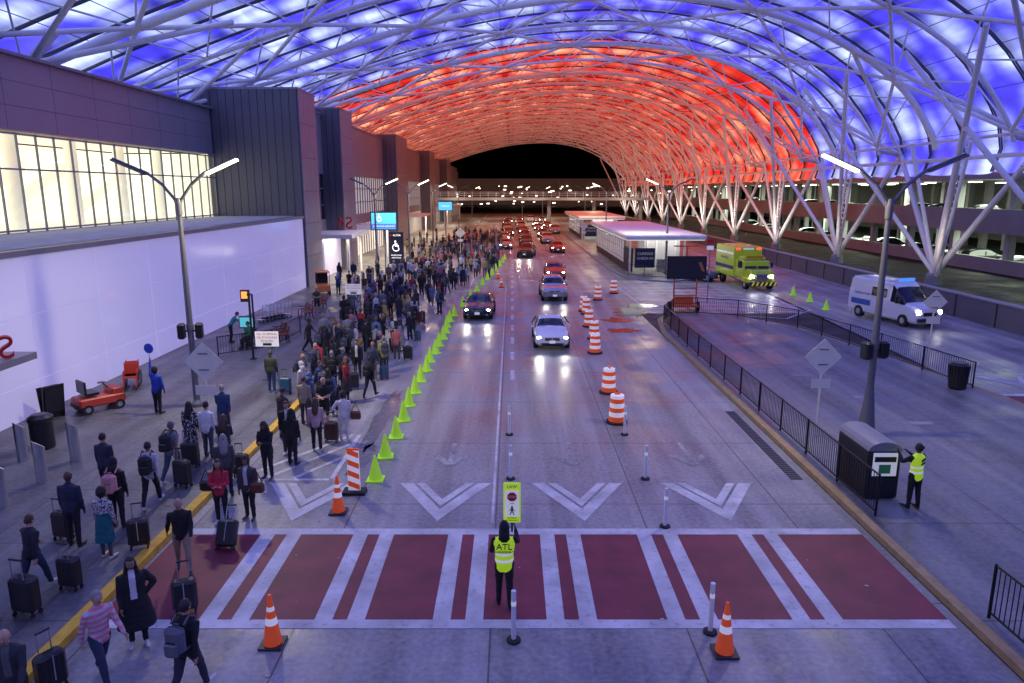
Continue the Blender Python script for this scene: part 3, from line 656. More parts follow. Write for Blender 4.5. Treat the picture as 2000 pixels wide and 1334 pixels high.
def wheelchair(x,y,rz,mt=rc,n=1):
    b=MB()
    for k in range(n):
        o=k*.25
        for s in(-.27,.27):
            pts=[(s,o+.25+.29*math.cos(t),.31+.29*math.sin(t)) for t in[2*math.pi*i/18 for i in range(19)]]; b.path(pts,.016,rubber,6)
            for i in range(6):
                t=math.pi*i/6; b.tube((s,o+.25+.28*math.cos(t),.31+.28*math.sin(t)),(s,o+.25-.28*math.cos(t),.31-.28*math.sin(t)),.004,chrome,n=4)
            b.path([(s*.85,o+.3,.5),(s*.85,o+.35,.98),(s*.85,o+.47,1.0)],.016,mt); b.path([(s*.85,o+.3,.5),(s*.85,o-.25,.5),(s*.85,o-.38,.12)],.016,mt); b.path([(s*.9,o+.3,.72),(s*.9,o-.1,.72),(s*.9,o-.12,.5)],.016,mt)
            b.tube((s*.8-.02,o-.25,.09),(s*.8+.02,o-.25,.09),.09,rubber,n=12); b.box((s*.5,o-.42,.1),(.14,.16,.02),dark)
        b.box((0,o+.02,.5),(.44,.5,.04),mt); b.box((0,o+.33,.76),(.44,.03,.42),mt)
    return b.obj('wheelchair',None,(x,y,.15),rz=rz)
wheelchair(-15.4,28.0,R(20),n=3)
wheelchair(-13.4,35.7,R(-40),dark,1)
b=MB(); b.box((0,0,.75),(.9,.06,1.5),black,rx=R(8)); b.box((0,.3,.7),(.9,.05,1.4),black,rx=R(-8)); b.box((0,-.07,.8),(.75,.02,1.1),dark,rx=R(8)); b.obj('a_frame_sign',None,(-16.1,24.2,.15),rz=R(60),scale=.8)
b=MB(); rk=chrome
for k in range(7):
    o=k*.32
    b.path([(-.3,o,.25),(-.3,o+.1,1.0),(.3,o+.1,1.0),(.3,o,.25)],.02,rk,6); b.box((0,o-.25,.22),(.55,.7,.03),rk); b.path([(-.28,o-.6,.22),(-.28,o-.6,.4),(.28,o-.6,.4),(.28,o-.6,.22)],.015,rk,6); wheelsB(b,[(-.25,o,.08),(.25,o,.08),(0,o-.5,.08)],.07,.03)
    b.box((0,o+.08,.8),(.5,.02,.25),white)
b.obj('luggage_cart_row',None,(-15.0,43.0,.15),rz=R(-25))
def bench(x,y,rz):
    b=MB(); bm=mat('bench_red_brown',(.32,.08,.04),.45)
    for s in(-.85,0,.85):
        b.path([(s,-.25,0),(s,-.22,.43),(s,.2,.43),(s,.32,.85)],.03,black,6); b.tube((s,.22,.43),(s,.28,0),.03,black,n=6); b.tube((s,-.25,.62),(s,.22,.62),.02,black,n=6)
    for k in range(5): b.box((0,-.2+k*.1,.46),(1.9,.08,.03),bm)
    for k in range(4): b.box((0,.23+k*.03,.55+k*.1),(1.9,.03,.08),bm)
    b.obj('park_bench',None,(x,y,.15),rz=rz)
bench(-13,44.5,R(-60)); bench(-13.1,48.2,R(-60)); bench(-12.4,37.6,R(-60)); 
fence([(-14.2,33.8),(-12.2,35.6),(-11.9,39.6)],h=.95,name='queue_railing')
b=MB(); oc=mat('utility_cart_orange',(.8,.25,.05),.4); b.cham((0,0,.55),(1,1.7,.5),.05,oc); b.box((0,.6,1.2),(.9,.06,1.0),glassd); b.box((0,0,1.75),(1,1.5,.06),oc); wheelsB(b,[(-.45,-.55,.22),(.45,-.55,.22),(-.45,.55,.22),(.45,.55,.22)],.22,.12)
for x in(-.45,.45):
    for yy in(-.7,.7): b.tube((x,yy,.7),(x,yy,1.75),.02,black,n=6)
b.obj('utility_cart',None,(-14.6,55,.15),rz=R(20))
e=empty('message_board_trailer',(11.6,47.6,.0)); b=MB(); of=mat('frame_orange',(.7,.15,.03),.5)
b.box((0,0,3.0),(2.6,.14,1.5),black); b.box((0,-.075,3.0),(2.45,.01,1.36),mat('board_face',(.03,.03,.035),.3))
b.add([(.75,-.085,3.35),(.95,-.085,3.35),(1.2,-.085,2.75),(1.0,-.085,2.75)],[(0,1,2,3)],mat('board_mark',(.5,.18,.06),.5))
for x in(-.75,.75): b.path([(x,.1,.4),(x,.1,2.3)],.05,of,6)
for z in(.6,1.1,1.6): b.tube((-.75,.1,z),(.75,.1,z),.04,of,n=6)
b.tube((0,.1,2.2),(0,.1,4.4),.05,of); b.tube((-.9,.1,4.4),(.9,.1,4.4),.04,of); b.box((0,.3,.45),(1.7,1.6,.12),of); b.box((0,.6,.75),(1.2,.8,.5),of); b.tube((0,-.5,.4),(0,-1.6,.4),.05,of)
wheelsB(b,[(-.95,.4,.33),(.95,.4,.33)],.33,.2); b.obj('frame',e)
b=MB(); b.tube((0,0,0),(0,0,4.6),.04,greypaint); b.box((0,-.03,4.4),(.5,.03,.35),tred); b.box((0,-.03,3.95),(.5,.03,.3),signw); b.obj('traffic_sign',None,(14.3,52,0))
# ------------------------------------------------------------------ vehicles
def paint(name,c,metal=.3,rough=.22): 
    m=mat('paint_'+name,c,rough,metal,var=.03); m.node_tree.nodes['Principled BSDF'].inputs['Coat Weight'].default_value=.6; return m
CARM={}
def car(kind,pt,x,y,rz=0,on=True,name=None,spot=0):
    e=empty(name or('sedan_car' if kind=='sedan' else 'suv_car'),(x,y,.012),rz)
    if kind=='sedan':
        st=[(-2.32,.32,.60,.64,.60,.5),(-2.25,.22,.68,.74,.80,.62),(-1.95,.2,.77,.85,.885,.72),(-1.25,.2,.86,.94,.9,.74),(-.95,.2,.91,.98,.9,.74),(-.2,.2,.93,1.38,.9,.6),(.2,.2,.94,1.45,.9,.6),(.85,.2,.95,1.41,.9,.6),(1.6,.2,.97,1.10,.89,.68),(2.1,.24,.94,1.05,.84,.66),(2.3,.35,.8,.9,.7,.55)]
    else:
        st=[(-2.36,.35,.72,.78,.66,.55),(-2.28,.26,.82,.92,.86,.66),(-1.95,.24,.92,1.02,.93,.76),(-1.35,.24,1.0,1.1,.94,.78),(-1.05,.24,1.03,1.14,.94,.78),(-.45,.24,1.05,1.62,.94,.66),(.2,.24,1.06,1.72,.94,.66),(1.6,.24,1.08,1.68,.94,.64),(2.15,.26,1.08,1.3,.92,.7),(2.3,.3,1.0,1.12,.86,.66),(2.38,.4,.8,.9,.76,.6)]
    key=(kind,pt.name,on)
    if key in CARM:
        b_o,t_o=CARM[key]
        for q,nm in((b_o,'body'),(t_o,'trim')):
            o=bpy.data.objects.new(nm,q.data); COL.objects.link(o); o.parent=e
            if nm=='body': sb=o.modifiers.new('s','SUBSURF'); sb.levels=1; sb.render_levels=1
    else:
        b=MB(); n_=14; vs=[]
        for (yy,zb,zl,zt,w_,wr) in st:
            hf=[(0,zb),(w_*.85,zb),(w_,zb+.13),(w_*1.01,(zb+zl)/2+.05),(w_*.97,zl),(wr,zt-.035),(wr*.75,zt),(0,zt+.02)]
            vs+=[(a,yy,c) for a,c in hf]+[(-a,yy,c) for a,c in hf[-2:0:-1]]
        for k in range(len(st)-1):
            for i in range(n_):
                mt=pt
                if i in(4,9) and 4<=k<8: mt=glassd
                if i in(5,6,7,8) and (k==4 or k==7): mt=glassd
                if i in(0,13): mt=dark
                b.add(vs,[(k*n_+i,(k+1)*n_+i,(k+1)*n_+(i+1)%n_,k*n_+(i+1)%n_)],mt,True)
        b.add(vs,[tuple(range(n_)),tuple(range(len(vs)-1,len(vs)-n_-1,-1))],pt)
        b_o=b.obj('body',e)
        bm=bmesh.new(); bm.from_mesh(b_o.data); bmesh.ops.remove_doubles(bm,verts=bm.verts,dist=.0005); bmesh.ops.recalc_face_normals(bm,faces=bm.faces); bm.to_mesh(b_o.data); bm.free()
        sb=b_o.modifiers.new('s','SUBSURF'); sb.levels=2; sb.render_levels=2
        d=MB(); wr=.33 if kind=='sedan' else .37; W=.9 if kind=='sedan' else .94
        for yy in(-1.42,1.4):
            for s in(-1,1):
                d.tube((s*(W-.2),yy,wr+.02),(s*(W+.012),yy,wr+.02),wr+.055,dark,n=24); d.tube((s*(W-.2),yy,wr),(s*(W+.03),yy,wr),wr,rubber,n=24); d.tube((s*(W),yy,wr),(s*(W+.04),yy,wr),wr*.62,chrome,n=14)
                for a in range(5):
                    t=a*2*math.pi/5; d.box((s*(W+.042),yy+math.cos(t)*wr*.3,wr+math.sin(t)*wr*.3),(.02,.06,wr*.5),dark,rx=math.pi/2-t)
        zt=st[1][2]; hl=headm if on else chrome
        for s in(-1,1):
            d.ell((s*.64,-2.16,zt-.03),(.16,.12,.075),hl); d.ell((s*.70,2.16,zt+.16),(.14,.13,.08),tailm if on else redp); d.ell((s*(W+.07),-.72,st[4][2]+.07),(.09,.06,.07),pt)
            d.ell((s*.6,-2.27,.38),(.09,.05,.045),chrome); d.tube((s*.78,-.92,st[4][2]+.05),(s*.6,-.2,st[5][3]-.06),.028,pt,n=6)
            d.box((s*(W-.02),.3,st[6][2]+.22),(.05,.07,.42),black,ry=-s*R(33)); d.box((s*(W+.01),-.15,.72),(.012,.01,.5),black); d.box((s*(W+.01),.85,.72),(.012,.01,.5),black); d.box((s*(W+.012),.6,.85),(.02,.16,.025),chrome)
        d.cham((0,-2.30,zt-.08),(.75,.1,.16),.03,black); d.box((0,-2.355,zt-.04),(.7,.02,.02),chrome); d.box((0,-2.355,zt-.11),(.7,.02,.015),chrome); d.ell((0,-2.365,zt-.06),(.05,.02,.04),chrome)
        d.cham((0,-2.28,.34),(1.1,.12,.13),.03,black); d.box((0,-2.36,.47),(.31,.02,.15),signw); d.box((0,2.32,.75),(.31,.02,.15),signw)
        for s in(-.3,.3): d.tube((s-.25,-1.0,st[4][3]+.015),(s+.2,-.8,st[4][3]+.10),.012,black,n=4)
        t_o=d.obj('trim',e); CARM[key]=(b_o,t_o)
    if spot:
        for s in(-.64,.64):
            ld=bpy.data.lights.new('headlight_beam','SPOT'); ld.energy=spot; ld.spot_size=R(75); ld.spot_blend=.8; ld.shadow_soft_size=.08; ld.color=(1,.93,.8)
            lo=bpy.data.objects.new('headlight_beam',ld); COL.objects.link(lo); lo.parent=e; lo.location=(s,-2.45,st[1][2]); lo.rotation_euler=(R(80),0,math.pi)
    return e
wpaint=paint('white',(.75,.75,.75),0); bluep=paint('slate',(.08,.10,.16),.5); redpn=paint('red',(.35,.02,.02)); blk=paint('black',(.012,.012,.015)); sil=paint('silver',(.4,.4,.42),.7)
car('sedan',wpaint,2.05,37.9,R(0),spot=75); car('suv',sil,3.1,54.3,R(1),spot=55); car('sedan',redpn,4.0,67.5,R(0)); car('sedan',blk,-2.1,46.5,R(-2),spot=60)
car('suv',blk,1.8,89,R(-8),spot=90); car('sedan',redpn,6.0,96,R(0)); car('suv',bluep,16.5,65.3,R(60),on=False); car('suv',blk,2.45,6.25,0,on=False)
rl=random.Random(3)
for (x,yl) in((-.9,(102,116,131,146,163,180)),(1.9,(106,121,137,154,172,192)),(5.2,(112,128,146,166,190)),(7.9,(136,160,190)),(24,(130,150))):
    for yy in yl: car(rl.choice(['sedan','suv']),rl.choice([wpaint,blk,redpn,sil,sil,blk]),x+rl.uniform(-.3,.3),yy+rl.uniform(-2,2),rl.uniform(-.05,.05),on=True)
for z in(0.0,4.8):
    for k in range(22):
        yy=22+k*6.5+rl.uniform(-1,1); 
        if rl.random()<.2: continue
        e=car(rl.choice(['sedan','suv']),rl.choice([wpaint,blk,sil,bluep]),52.5,yy,R(90),on=False,name='parked_car'); e.location.z=z
e=empty('ambulance',(20.2,61,.012),R(4)); b=MB(); am=paint('lime_yellow',(.5,.62,.03),.0,.3); am.node_tree.nodes['Principled BSDF'].inputs['Emission Color'].default_value=(.5,.75,.04,1); am.node_tree.nodes['Principled BSDF'].inputs['Emission Strength'].default_value=.05; nosample(am); nav=mat('navy_stripe',(.02,.03,.15),.4)  # body paint has a faint glow of its own in place of white light
b.cham((0,2.6,2.0),(2.45,4.4,2.6),.07,am); b.cham((0,-.6,1.55),(2.2,1.9,1.5),.1,am); b.cham((0,-2.0,1.2),(1.9,1.4,.9),.12,am); b.cham((0,-.45,2.4),(1.9,1.2,.35),.12,am)
b.box((0,-1.35,1.95),(2.0,.32,.76),glassd,rx=R(-18)); b.box((0,-1.55,1.95),(.05,.04,.7),am,rx=R(-18))
for s in(-1,1):
    b.box((s*1.11,-.7,1.95),(.02,.9,.6),glassd); b.cham((s*.78,-2.62,1.1),(.36,.2,.26),.04,headm); b.cham((s*.98,-1.95,.75),(.35,1.3,.5),.1,am); b.box((s*1.35,-1.35,1.9),(.16,.12,.42),black); b.box((s*1.24,2.6,1.5),(.02,4.2,.3),nav); b.box((s*.9,.37,3.12),(.35,.06,.14),tailm); b.box((s*1.235,2.6,2.7),(.02,4.0,.15),rw)
b.cham((0,-2.72,1.05),(1.0,.1,.55),.03,chrome)
for k in range(5): b.box((0,-2.78,.85+k*.1),(.9,.02,.04),black)
b.cham((0,-2.9,.55),(2.3,.35,.36),.04,mat('bumper_black',(.02,.02,.02),.4))
for k in range(6):
    x=-1.0+k*.37; b.add([(x,-3.08,.4),(x+.16,-3.08,.4),(x+.3,-3.08,.7),(x+.14,-3.08,.7)],[(0,1,2,3)],mat('chevron_yellow',(.8,.7,.02),.4,emit=(1,.9,.1),es=.2))
b.box((0,.37,3.12),(.9,.06,.14),rw); b.box((0,-1.05,2.6),(1.5,.2,.12),mat('marker_amber',(.8,.3,.02),.4))
wheelsB(b,[(-1.0,-1.95,.45),(1.0,-1.95,.45),(-1.05,3.2,.45),(1.05,3.2,.45)],.45,.3); b.obj('body',e); text('AMBULANCE',.26,(0,-2.02,1.66),nav,e,rot=(R(0),0,0),sx=-1)
text('AMBULANCE',.3,(-1.255,2.6,2.25),nav,e,rot=(R(90),0,R(-90)))
for s in(-.75,.75):
    ld=bpy.data.lights.new('headlight_beam','SPOT'); ld.energy=60; ld.spot_size=R(75); ld.spot_blend=.8; lo=bpy.data.objects.new('headlight_beam',ld); COL.objects.link(lo); lo.parent=e; lo.location=(s,-3.15,1.1); lo.rotation_euler=(R(78),0,math.pi)
e=empty('shuttle_van',(23.9,44.4,.012),R(14)); b=MB(); st=[(-2.9,.4,.85,.9,.75,.65),(-2.8,.3,1.0,1.12,.93,.75),(-2.3,.28,1.15,1.28,1.0,.85),(-1.85,.28,1.28,1.4,1.0,.88),(-1.1,.28,1.35,2.25,1.02,.86),(-.8,.28,1.35,2.5,1.02,.88),(2.7,.3,1.35,2.55,1.02,.9),(2.85,.4,1.35,2.45,1.0,.85)]
vs=[]; n_=14
for (yy,zb,zl,zt,w_,wr) in st:
    hf=[(0,zb),(w_*.9,zb),(w_,zb+.12),(w_*1.01,(zb+zl)/2+.05),(w_*.99,zl),(wr,zt-.12),(wr*.85,zt),(0,zt+.03)]
    vs+=[(a,yy,c) for a,c in hf]+[(-a,yy,c) for a,c in hf[-2:0:-1]]
for k in range(len(st)-1):
    for i in range(n_):
        mt=wpaint
        if i in(5,6,7,8) and k==3: mt=glassd
        if i in(4,9) and k in(3,4): mt=glassd
        b.add(vs,[(k*n_+i,(k+1)*n_+i,(k+1)*n_+(i+1)%n_,k*n_+(i+1)%n_)],mt,True)
b.add(vs,[tuple(range(n_)),tuple(range(len(vs)-1,len(vs)-n_-1,-1))],wpaint)
vb=mat('van_mark_blue',(.03,.12,.4),.4)
for s in(-1,1):
    b.cham((s*.74,-2.78,.95),(.3,.2,.24),.04,headm); b.box((s*1.2,-1.5,1.55),(.14,.14,.4),black)
    b.box((s*1.0,.2,1.8),(.02,1.2,.55),glassd,ry=-s*R(7)); b.box((s*1.035,1.7,1.0),(.02,1.7,.35),vb)
b.cham((0,-2.88,.85),(.95,.1,.22),.03,black); b.cham((0,-2.86,.5),(1.7,.15,.22),.04,dark); b.box((0,-2.96,.55),(.31,.02,.15),signw)
b.box((0,-.85,2.66),(1.1,.1,.2),mat('van_sign',(.05,.2,.6),.4,emit=(.1,.3,.9),es=.8))
wheelsB(b,[(-.95,-1.95,.37),(.95,-1.95,.37),(-.95,1.8,.37),(.95,1.8,.37)],.37,.26); b.obj('body',e)
text('MERRIDAY INN',.2,(-1.05,1.6,1.55),vb,e,rot=(R(90),0,R(-90)))
for s in(-.74,.74):
    ld=bpy.data.lights.new('headlight_beam','SPOT'); ld.energy=70; ld.spot_size=R(75); ld.spot_blend=.8; lo=bpy.data.objects.new('headlight_beam',ld); COL.objects.link(lo); lo.parent=e; lo.location=(s,-3.0,.95); lo.rotation_euler=(R(78),0,math.pi)
# ------------------------------------------------------------------ people
SK,HA,TO,BO,SH,AC,DK,IN=range(8)
def ringloft(V,F,pts,rad,xa=Vector((1,0,0)),n=12):
    pts=[Vector(p) for p in pts]; o=len(V); K=len(pts)
    for k in range(K):
        t=(pts[min(k+1,K-1)]-pts[max(k-1,0)]).normalized(); a=(xa-t*xa.dot(t))
        if a.length<.05: a=t.orthogonal()
        a.normalize(); b_=t.cross(a)
        for i in range(n):
            th=2*math.pi*i/n; V.append(pts[k]+a*(rad[k][0]*math.cos(th))+b_*(rad[k][1]*math.sin(th)))
    for k in range(K-1):
        for i in range(n): F.append((o+k*n+i,o+k*n+(i+1)%n,o+(k+1)*n+(i+1)%n,o+(k+1)*n+i))
    F.append(tuple(o+i for i in range(n-1,-1,-1))); F.append(tuple(o+(K-1)*n+i for i in range(n)))
def armdir(side,a,b): return Vector((side*math.sin(b),-math.sin(a)*math.cos(b),-math.cos(a)*math.cos(b)))
POSE={
'stand':dict(lean=.03,A=[((.05,.14),(.2,.04)),((0,.14),(.25,.02))],L=[(.04,-.02),(-.03,-.08)],hp=.05),
'weight':dict(lean=.05,A=[((-.05,.2),(.9,-.3)),((.05,.1),(.2,0))],L=[(.12,-.05),(-.04,-.1)],hp=.15),
'walk':dict(lean=.08,A=[((.5,.1),(.85,0)),((-.45,.12),(-.1,.05))],L=[(-.32,-.62),(.42,.22)],hp=.08),
'pull':dict(lean=.08,A=[((.25,.1),(.7,-.1)),((-.45,.2),(-.5,.12))],L=[(.38,.18),(-.28,-.6)],hp=.1),
'phone':dict(lean=.05,A=[((.35,.05),(1.75,-.5)),((.3,.05),(1.65,-.55))],L=[(.03,-.03),(-.03,-.07)],hp=.45),
'crossed':dict(lean=0,A=[((.25,.12),(1.35,-1.05)),((.25,.12),(1.25,-1.05))],L=[(.04,-.02),(-.05,-.1)],hp=.05),
'hip':dict(lean=.02,A=[((-.2,.6),(.35,-.75)),((.1,.12),(.4,0))],L=[(.06,-.02),(-.03,-.07)],hp=.0),
'raise':dict(lean=.0,A=[((2.7,.25),(2.95,.1)),((.1,.15),(.3,0))],L=[(.05,-.02),(-.05,-.1)],hp=-.1),
'holdup':dict(lean=.05,A=[((.3,.2),(1.6,-.35)),((1.0,.25),(2.1,-.15))],L=[(.15,.02),(-.1,-.2)],hp=-.02),
'photo':dict(lean=0,A=[((.9,.25),(2.3,-.3)),((.8,.25),(2.2,-.35))],L=[(.06,0),(-.06,-.1)],hp=-.1),
'sit':dict(lean=.05,A=[((.3,.12),(1.3,-.3)),((.3,.12),(1.3,-.3))],L=[(1.45,.1),(1.4,-.05)],hp=.25),
'bend':dict(lean=.6,A=[((.9,.1),(1.1,0)),((.8,.1),(1.0,0))],L=[(.15,-.15),(.0,-.2)],hp=.5),
}
OUT={'tee':dict(b=1.0,short=True),'long':dict(b=1.06),'jacket':dict(b=1.16,inner=True),'coat':dict(b=1.16,hem=.55,inner=True),'cape':dict(b=1.25,hem=.55,inner=True,flare=1.2),'skirt':dict(b=1.03,skirt=.5),'shorts':dict(b=1.06,short=True,shorts=True),'vest':dict(b=1.14,vest=True),'puffy':dict(b=1.3)}
TPL={}
def template(pose,hair,out):
    key=(pose,hair,out)
    if key in TPL: return TPL[key]
    p=POSE[pose]; o_=OUT[out]; bk=o_['b']; V=[];F=[];seg=[]
    BV=[];BF=[];BM=[]
    ln=p['lean']; D=Vector((0,-math.sin(ln),math.cos(ln))); P=Vector((0,0,.94)); X=Vector((1,0,0))
    T=lambda h:P+D*h
    ringloft(V,F,[T(-.11),T(-.02),T(.12),T(.26),T(.38),T(.45),T(.50),T(.535)],[(.125*bk,.10*bk),(.168*bk,.118*bk),(.15*bk,.108*bk),(.165*bk,.115*bk),(.185*bk,.115*bk),(.175*bk,.098*bk),(.10,.075),(.055,.055)],X,16)
    for a,b_ in((-.05,.12),(.12,.3),(.3,.42)): seg.append((T(a),T(b_),.125*bk,AC if o_.get('vest') else TO))
    seg.append((T(.42)+X*.1,T(.42)-X*.1,.09*bk,AC if o_.get('vest') else TO))
    N=T(.50); hd=Vector((0,-math.sin(ln*.5+p['hp']*.5),math.cos(ln*.5+p['hp']*.5))); HC=N+hd*.165+Vector((0,-.015,0))
    ringloft(V,F,[N-hd*.03,N+hd*.05,HC-Vector((0,0,.03))],[(.062,.062),(.053,.056),(.05,.055)],X,10); seg.append((N+hd*.035,HC,.052,SK))
    hands=[]
    for side,(u_,f_) in zip((1,-1),p['A']):
        S_=T(.44)+X*side*.178*(.96+.04*bk); ud=armdir(side,*u_); fd=armdir(side,*f_); E=S_+ud*.285; W_=E+fd*.25
        r=1.0 if bk<1.02 else bk*1.06
        ringloft(V,F,[S_-ud*.02,S_+ud*.05,E-ud*.02,E,],[(.05*r,.052*r),(.056*r,.058*r),(.044*r,.044*r),(.042*r,.042*r)],X,10); seg.append((S_,E-ud*.0,.048*r,TO))
        if o_.get('short'): seg.pop(); seg.append((S_,S_+ud*.16,.055*r,TO)); seg.append((S_+ud*.2,E,.042,SK))
        rr=.9 if o_.get('short') else r
        ringloft(V,F,[E-fd*.02,E+fd*.07,W_],[(.042*rr,.042*rr),(.044*rr,.043*rr),(.031*rr,.028*rr)],X,10); seg.append((E,W_-fd*.01,.038*rr,SK if o_.get('short') else TO))
        wax=Vector((0,-1,0)) if abs(fd.y)<.8 else Vector((0,0,1)); wax=(wax-fd*wax.dot(fd)).normalized(); nr=fd.cross(wax)
        if nr.x*side>0: nr=-nr
        ringloft(V,F,[W_-fd*.02,W_+fd*.03,W_+fd*.08,W_+fd*.095],[(.026,.024),(.038,.02),(.04,.018),(.034,.014)],wax,10); seg.append((W_+fd*.03,W_+fd*.1,.028,SK))
        def fing(b0,dirs,lens,r0):
            pts=[b0]; 
            for dd,ll in zip(dirs,lens): pts.append(pts[-1]+dd.normalized()*ll)
            ringloft(BV,BF,pts,[(r0,r0),(r0*.95,r0*.95),(r0*.85,r0*.85),(r0*.6,r0*.6)][:len(pts)],nr,6)
        nb=len(BF)
        for i,(ox,Lf) in enumerate(((.028,.068),(.010,.078),(-.009,.072),(-.027,.056))):
            b0=W_+fd*.08+wax*ox; fing(b0,[fd,fd+nr*.45,fd*.7+nr*.8],[Lf*.42,Lf*.34,Lf*.3],.0088)
        fing(W_+fd*.03+wax*.03,[fd*.7+wax*.8+nr*.2,fd+wax*.25+nr*.3],[.036,.032],.0105)
        BM+= [SK]*(len(BF)-nb); hands.append((W_+fd*.1,side))
    feetz=[];fs_=[]
    for side,(t1,t2) in zip((1,-1),p['L']):
        Hh=P+X*side*.088+Vector((0,0,-.03)); td=armdir(side,t1,.03); sd=armdir(side,t2,.02); K=Hh+td*.42; A_=K+sd*.405
        tl=1.08
        ringloft(V,F,[Hh+Vector((0,0,.05)),Hh+td*.08,Hh+td*.25,K],[(.088*tl,.10*tl),(.09*tl,.098*tl),(.075*tl,.08*tl),(.06*tl,.063*tl)],X,12)
        sk=o_.get('skirt'); shs=o_.get('shorts')
        seg.append((Hh,K if not shs else K-td*.03,.08,BO))
        q=1.12 if not(shs or sk) else .92
        ringloft(V,F,[K-sd*.01,K+sd*.1,K+sd*.28,A_],[(.058*q,.06*q),(.058*q,.064*q),(.046*q,.05*q),(.045*q if q>1 else .036,.05*q if q>1 else .038)],X,12); seg.append((K,A_-sd*.01,.05,SK if (shs or sk) else BO))
        pit=0 if abs(t2)<.35 and pose!='walk' else max(-.5,min(.5,t2*.7))
        ft=Vector((side*.12,-math.cos(pit),math.sin(pit)*1.0)).normalized()
        if pit<0: ft=Vector((side*.1,-math.cos(pit),-abs(math.sin(pit)))).normalized()
        hl=A_+Vector((0,.045,-.035))
        ringloft(V,F,[hl,hl+ft*.05,hl+ft*.14,hl+ft*.22,hl+ft*.265],[(.03,.04),(.037,.05),(.042,.037),(.042,.03),(.028,.02)],X,10); seg.append((hl,hl+ft*.24,.045,SH))
        seg.append((A_+Vector((0,0,-.03)),A_+Vector((0,0,-.05)),.045,SH))
        feetz.append(min((hl-Vector((0,0,.045))).z,(hl+ft*.24).z-.03)); fs_.append(A_)
    if o_.get('hem') or o_.get('skirt'):
        h=o_.get('hem') or o_.get('skirt'); fl=o_.get('flare',1.0); lb=TO if o_.get('hem') else BO
        cy=(fs_[0].y+fs_[1].y)/2
        ringloft(V,F,[T(.14),T(-.02),Vector((0,cy*.3,.94-h*.6)),Vector((0,cy*.5,.94-h))],[(.14*bk,.1*bk),(.18*bk,.135*bk),(.2*fl*bk,.17*fl),(.215*fl*bk,.2*fl)],X,18)
        seg.append((T(.05),Vector((0,cy*.5,.94-h)),.19*fl,lb)); seg.append((Vector((.08,0,.9)),Vector((.08,cy*.5,.94-h)),.13*fl,lb)); seg.append((Vector((-.08,0,.9)),Vector((-.08,cy*.5,.94-h)),.13*fl,lb))
    RH=Matrix.Rotation(p['hp'],3,'X')
    def hx(v): return HC+RH@Vector(v)
    bm=bmesh.new(); bmesh.ops.create_icosphere(bm,subdivisions=3,radius=1)
    o=len(BV); ico=[v.co.copy() for v in bm.verts]; icf=[tuple(v.index for v in f.verts) for f in bm.faces]; bm.free()
    def headpt(v,sc=1.0):
        x,y,z=v; jx=1-.38*max(0,-z-.1)**1.2; jy=1-.22*max(0,-z-.3) if y<0 else 1-.35*max(0,-z-.2)
        return Vector((x*.077*jx,y*.097*jy,z*.12))*sc
    for v in ico: BV.append(hx(headpt(v)))
    for f in icf: BF.append(tuple(i+o for i in f)); BM.append(SK)
    def bell(c,r,lab,n=8,k=6):
        o=len(BV)
        for j in range(k+1):
            ph=math.pi*j/k
            for i in range(n):
                t=2*math.pi*i/n; BV.append(hx((c[0]+r[0]*math.sin(ph)*math.cos(t),c[1]+r[1]*math.sin(ph)*math.sin(t),c[2]+r[2]*math.cos(ph))))
        for j in range(k):
            for i in range(n): BF.append((o+j*n+i,o+(j+1)*n+i,o+(j+1)*n+(i+1)%n,o+j*n+(i+1)%n)); BM.append(lab)
    bell((0,-.098,-.018),(.013,.02,.022),SK); bell((0,-.096,.005),(.008,.012,.028),SK)
    for s in(-1,1):
        bell((s*.03,-.084,.008),(.013,.008,.007),IN); bell((s*.03,-.091,.008),(.006,.004,.006),DK); bell((s*.031,-.089,.028),(.018,.006,.004),HA); bell((s*.077,.005,-.005),(.01,.02,.03),SK)
    bell((0,-.086,-.058),(.024,.008,.007),DK)
    if hair!='bald':
        sc={'short':1.07,'long':1.12,'curly':1.3,'hood':1.24,'cap':1.08,'beanie':1.12,'bun':1.08}[hair]
        lab=TO if hair=='hood' else HA
        o=len(BV)
        for i,v in enumerate(ico):
            q=headpt(v,sc); nn_=mnoise.noise(v*(5 if hair=='curly' else 3))*(.03 if hair=='curly' else .006)
            BV.append(hx(q+v*nn_+Vector((0,.012,.008))))
        lowz={'short':-.35,'long':-.9,'curly':-.75,'hood':-1.2,'cap':-.3,'beanie':-.15,'bun':-.4}[hair]
        for f in icf:
            c=sum((ico[i] for i in f),Vector())/3
            face=(c.y<-.22 and c.z<.48 and abs(c.x)<.86) if hair!='beanie' else (c.y<-.2 and c.z<.2)
            ear=(abs(c.x)>.6 and c.z<.0 and c.y<.15 and hair in('short','cap','bun'))
            if face or ear or c.z<lowz: continue
            BF.append(tuple(i+o for i in f)); BM.append(lab)
        if hair=='long':
            o=len(BF); ringloft(BV,BF,[hx((0,.045,.04)),hx((0,.07,-.06)),N+Vector((0,.085,.0)),T(.36)+Vector((0,.125,0)),T(.26)+Vector((0,.13,0))],[(.07,.05),(.088,.055),(.1,.045),(.095,.035),(.05,.02)],X,12); BM+= [HA]*(len(BF)-o)
            for s in(-1,1):
                o=len(BF); ringloft(BV,BF,[hx((s*.075,-.01,.03)),hx((s*.085,-.0,-.08)),N+Vector((s*.1,-.03,.0)),T(.38)+Vector((s*.1,-.1,0))],[(.02,.04),(.024,.045),(.03,.04),(.012,.018)],X,8); BM+= [HA]*(len(BF)-o)
        if hair=='bun': bell((0,.11,.06),(.045,.04,.045),HA)
        if hair=='cap': bell((0,-.125,.045),(.06,.06,.008),HA)
